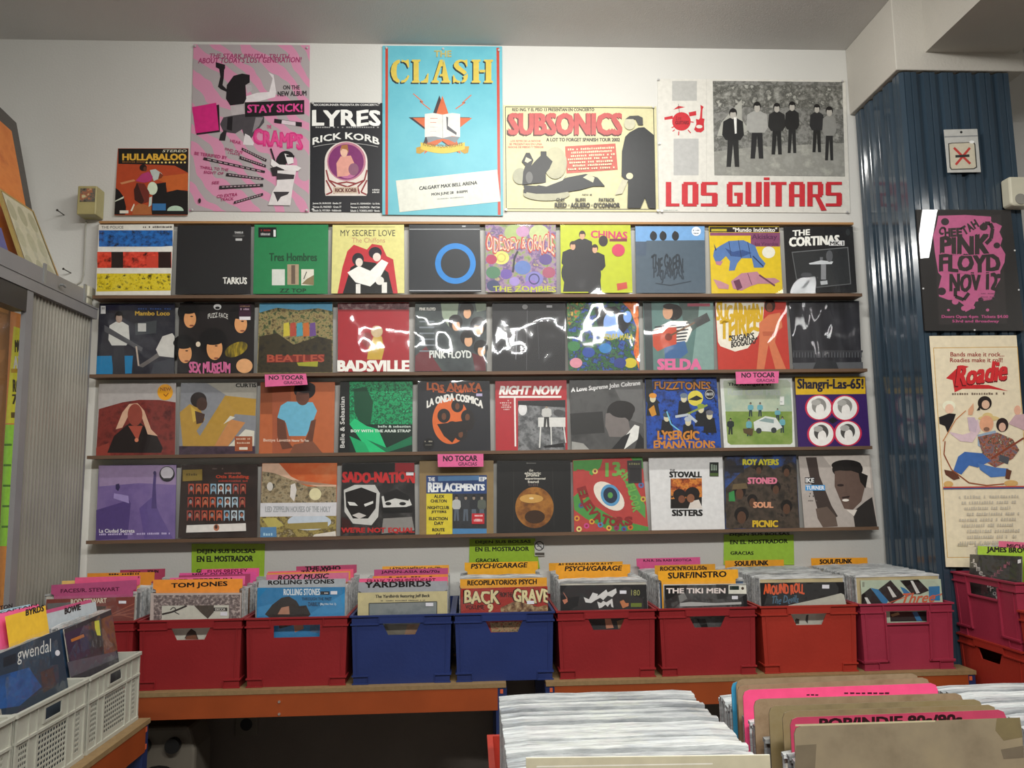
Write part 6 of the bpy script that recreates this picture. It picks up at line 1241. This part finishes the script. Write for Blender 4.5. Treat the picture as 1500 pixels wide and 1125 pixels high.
# --- right side: stacked crates turned to the aisle
rt = bench('side bench along the right wall under the stacked crates', 0.0, 1.3, 0.0, .50, .730, (.03, 1.27), (1.822, -.415, 0), math.radians(-90))
crate('red2', 'flap', (1.826, -.418, .7302), math.radians(-90), 'red crate under the upper magenta crate beside the blue pillar', None, .355, .44, .238)
crate('magenta', 'rect', (1.822, -.418, .9685), math.radians(-90), 'magenta crate on top of the red crate beside the blue pillar', None, .355, .44, .225)
b = MB(); b.box(1.83, 2.27, -1.13, -.785, .7302, .866); o = b.build('wooden_riser', board_m, origin=(2.05, -.96, .7302)); tag(o, 'low wooden riser under the red crate at the right edge', 'riser')
crate('red2', 'flap', (1.822, -.782, .8665), math.radians(-90), 'red crate at the right edge, in front of the magenta stack', None, .355, .44, .238)
PR = ((1380, 780), 4.683)
def right_rec(TL, TR, c, X=1.858, th=.003, g=1.3):   # stands in the magenta crate; along its width a = -Y
    a = Art((X, 0, 1.2), (-1, 0, .10), PR[0], PR[1], g); a.lim = ((.9685 + .0145 - 1.2) / a.ey.z, 9, .4345, .7550)
    return a.board(TL, TR, c, h=a.loc(*TL)[1] - a.lim[0], th=th, edge='6a6660')
a = right_rec((190, 150), (640, 176), '2b2928')
a.T('James', 'b8b4b0', 204, 186, 286, 310, b=.03, tilt=0, wob=0) if False else None
for i, ch in enumerate('James Brown'):
    if ch != ' ': a.T(ch, 'b8b4b0', 198 + i * 19, 182 + i * 28, 222 + i * 19, 208 + i * 28, b=.03)
for i, ch in enumerate('FEELIN'): a.T(ch, '8a4a5c', 338 + i * 22, 296 - i * 19, 356 + i * 22, 320 - i * 19, b=.02)
s_ = a.sub('price_sticker', 'white price sticker'); s_.R('d8d8e0', 524, 188, 580, 214)
a.make('vinyl_record', None, 'black record with slanting pale letters in the magenta crate by the pillar', 'record', None, film=fmf, film_pad=.004, film_off=.0015, film_ext=.004)
a = right_rec((244, 92), (680, 120), 'a8cc40', 1.885, .0014, 1.25); a.T('JAMES BROWN', '1c1c18', 308, 98, 640, 142, tilt=12, b=.04)
a.make('divider_card', None, 'lime card behind the black record in the magenta crate by the pillar', 'divider')
a = right_rec((388, 58), (760, 82), 'f0688c', 1.93, .0014, 1.25); a.T('MICHAEL', '4a1c2c', 446, 78, 640, 112, tilt=10, b=.04)
a.make('divider_card', None, 'pink card behind the lime card in the magenta crate by the pillar', 'divider')
row((1.884, -.5955, 0), (0, -1, 0), (1, 0, 0), .9685 + .0145, 8, .013, 'plastic-sleeved record behind the lime card in the magenta crate by the pillar', 'records in the magenta crate by the pillar', ln=.31, lean=.10, seed=41, jit=.0004, skip=[.022, .067])

# --- foreground racks
ft = bench('bench in the foreground carrying the nearest record racks', 0.0, 1.35, 0.0, .66, .8545, (.03, 1.32), (.0, -2.60, 0), 0.0)
for i, (x, w_, lab) in enumerate(((.030, .345, 'red crate under the white-sleeved records in the foreground'), (.390, .359, 'red crate holding the brown cardboard dividers in the foreground'), (.764, .359, 'red crate at the right edge of the foreground'))):
    crate('red2', 'flap', (x, -2.50, BASE), 0, lab, 'red crates on the foreground bench', w_, .56, .245)
FZ = BASE + .0145
row((.2025, -2.420, 0), (1, 0, 0), (0, 1, 0), FZ, 30, .0118, 'clear-sleeved record in the white block of records in the foreground', 'records in the white foreground block', bright=True, ln=.334, lean=.0, seed=51, jit=.0006)
row((.9435, -2.425, 0), (1, 0, 0), (0, 1, 0), FZ, 30, .0125, 'clear-sleeved record at the right edge of the foreground', 'records at the right edge of the foreground', bright=True, ln=.332, lean=.0, seed=53, jit=.003)
a = Art((0, -2.436, 1.1), (0, -1, 0), (700, 950), 3.488, 1.05); a.lim = (FZ - 1.1, 9, .0425, .3625); a.board((246, 560), (1560, 542), 'c8c2a8', h=a.loc(246, 560)[1] - a.lim[0], th=.003, edge='d8d4c4'); a.P('e8e6dc', '300,600 1200,585 1200,592 300,606')
a.make('vinyl_record', None, 'cream record at the front of the white foreground block', 'record', None, film=film_f, film_pad=.005, film_off=.003, flat=True, film_ext=.005)
kraft = Mot(['7c705c', '8c806a', '96896f'], 9); kraft2 = Mot(['7a6c52', '8e8060', '857550'], 12); kraft3 = Mot(['8a745c', '9a846a', '7c664e'], 12)
BY = []
def fboard(TL, TR, c, z, label, marks=None, g=1.0, Y=None):
    p = (at_z(*TL, z) + at_z(*TR, z)) / 2; Y = p.y if Y is None else Y; BY.append(Y)
    a = Art((0, Y, 1.1), (0, -1, 0), (0, 0), 1.0, g); A = at_y(*TL, Y)
    L0, L1 = a.loc(*TL), a.loc(*TR); r = .012
    a.board(TL, TR, c, h=A.z - .871, th=.002, edge='6e6048')
    cut = [(v, k) for k, v in enumerate(a.v)]; r = .007   # worn, clipped upper corners
    (xa, ya), (xb, yb) = a.quad[0], a.quad[1]; C_, D_ = a.quad[2], a.quad[3]; th_ = a.th; me_ = list(a.mats)
    a.v, a.f, a.m = [], [], []
    pl_ = [C_, D_, (xb, yb - r * 1.4), (xb - r * .4, yb - r * .4), (xb - r * 1.4, yb), (xa + r * 1.4, ya), (xa + r * .4, ya - r * .4), (xa, ya - r * 1.4)]
    n_ = len(pl_); a.v = [(p_[0], p_[1], 0.0) for p_ in pl_] + [(p_[0], p_[1], -th_) for p_ in pl_]
    a.f = [tuple(range(n_)), tuple(range(2 * n_ - 1, n_ - 1, -1))] + [((k + 1) % n_, k, n_ + k, n_ + (k + 1) % n_) for k in range(n_)]; a.m = [0, 0] + [len(me_) - 1] * n_
    if marks: marks(a)
    a.lim = (-9, 9, .4030, .7360); a.make('divider_board', None, label, 'divider')
def m_front(a):
    a.P('c0b694', '1165,1061 1370,1055 1370,1057.5 1165,1064').P(Mot(['70644a', '7c7050'], 20), '1460,1052 1494,1051 1498,1080 1470,1085 1458,1070').P('6e6454', '1466,1098 1500,1092 1500,1110 1470,1112').P('746a58', '1166,1092 1196,1090 1194,1125 1164,1125')
fboard((1163, 1064), (1495, 1051.5), kraft, 1.236, 'stained grey-brown cardboard board at the very front right', m_front)
def m_pop(a): a.T('POP/INDIE 80s/90s', '2a1418', 1201, 1053, 1409, 1068, tilt=-7, b=.05)
fboard((1157, 1051), (1473, 1039.5), 'b0405c', 1.236, 'crimson card with black capitals behind the stained board', m_pop, 1.15)
fboard((1146, 1042), (1459, 1032.5), kraft2, 1.236, 'olive-brown cardboard board directly behind the crimson card')
fboard((1126, 1034.5), (1438, 1024.5), kraft2, 1.236, 'olive-brown cardboard board second behind the crimson card')
fboard((1104, 1024.5), (1410, 1015.5), kraft3, 1.236, 'brown cardboard board in front of the neon pink card')
def m_pink(a): a.scr('3a1a24', 1181, 1016.5, 1200, 1019, 3); a.scr('3a1a24', 1236, 1014, 1304, 1016.5, 8)
fboard((1088, 1010.5), (1373, 1000.5), 'f84a78', 1.236, 'neon pink card in the foreground rack', m_pink, 1.3)
fboard((1080, 1003.5), (1361, 992.5), kraft3, 1.236, 'brown cardboard board just behind the neon pink card')
fboard((1078, 995.5), (1345, 986.5), kraft3, 1.238, 'brown cardboard board at the back of the foreground rack')
fboard((1071, 998.5), (1150, 995), '3a8ab0', 1.234, 'small blue card at the back left of the foreground rack', None, 1.2, Y=-2.150)
row((.5695, -2.385, 0), (1, 0, 0), (0, 1, 0), FZ, 26, .0125, 'clear-sleeved record between the brown dividers in the foreground', 'records between the brown dividers', bright=True, ln=.328, seed=52, jit=.002, room=.0086, skip=[y_ + 2.385 for y_ in BY])

# --- under the benches
b = MB(); cx, cz = -1.12, .50
ht = empty('fan_heater', (cx, -.30, 0)); tag(ht, 'dim rounded fan heater with two knobs standing under the wall bench', 'heater')
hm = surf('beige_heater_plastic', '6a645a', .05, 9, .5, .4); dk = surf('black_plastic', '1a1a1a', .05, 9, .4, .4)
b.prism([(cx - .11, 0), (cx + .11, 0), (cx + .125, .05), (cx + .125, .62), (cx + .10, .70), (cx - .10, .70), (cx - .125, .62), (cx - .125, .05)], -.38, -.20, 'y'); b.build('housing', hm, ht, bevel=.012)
for dx in (-.055, .05):
    b = MB(); b.prism([(cx + dx + .026 * math.cos(i * .393), .64 + .026 * math.sin(i * .393)) for i in range(16)], -.405, -.381, 'y'); b.build('knob', dk, ht)
b = MB(); b.prism([(cx + .10 * math.cos(i * .262), .47 + .10 * math.sin(i * .262)) for i in range(24)], -.384, -.381, 'y')
b.build('grille_recess', dk, ht)
b = MB()
for i in range(9): z = .39 + i * .02; hw = math.sqrt(max(0, .0098 - (z - .47) ** 2)); b.box(cx - hw, cx + hw, -.389, -.3845, z, z + .005)
b.build('grille', hm, ht)
so = empty('wall_socket', (-.79, 0, .66)); tag(so, 'square wall socket low on the wall under the bench', 'socket')
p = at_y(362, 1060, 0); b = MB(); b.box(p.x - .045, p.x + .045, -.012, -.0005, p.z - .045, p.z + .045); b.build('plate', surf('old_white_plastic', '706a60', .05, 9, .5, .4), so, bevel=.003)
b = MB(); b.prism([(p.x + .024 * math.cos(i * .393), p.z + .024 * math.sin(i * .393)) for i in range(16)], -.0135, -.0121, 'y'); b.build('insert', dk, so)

# the hindmost records, counted past three hundred, as one mass
b = MB(); mats = []
for M, me in STUFF:
    for q in me.polygons:
        mt = me.materials[q.material_index]
        if mt not in mats: mats.append(mt)
        b.face([M @ me.vertices[k].co for k in q.vertices], mats.index(mt))
o = b.build('filed_records', mats, fix=False); o['kind'] = 'stuff'; tag(o, 'mass of plastic-sleeved records at the back of the wall crates', 'records')
bpy.context.view_layer.update()
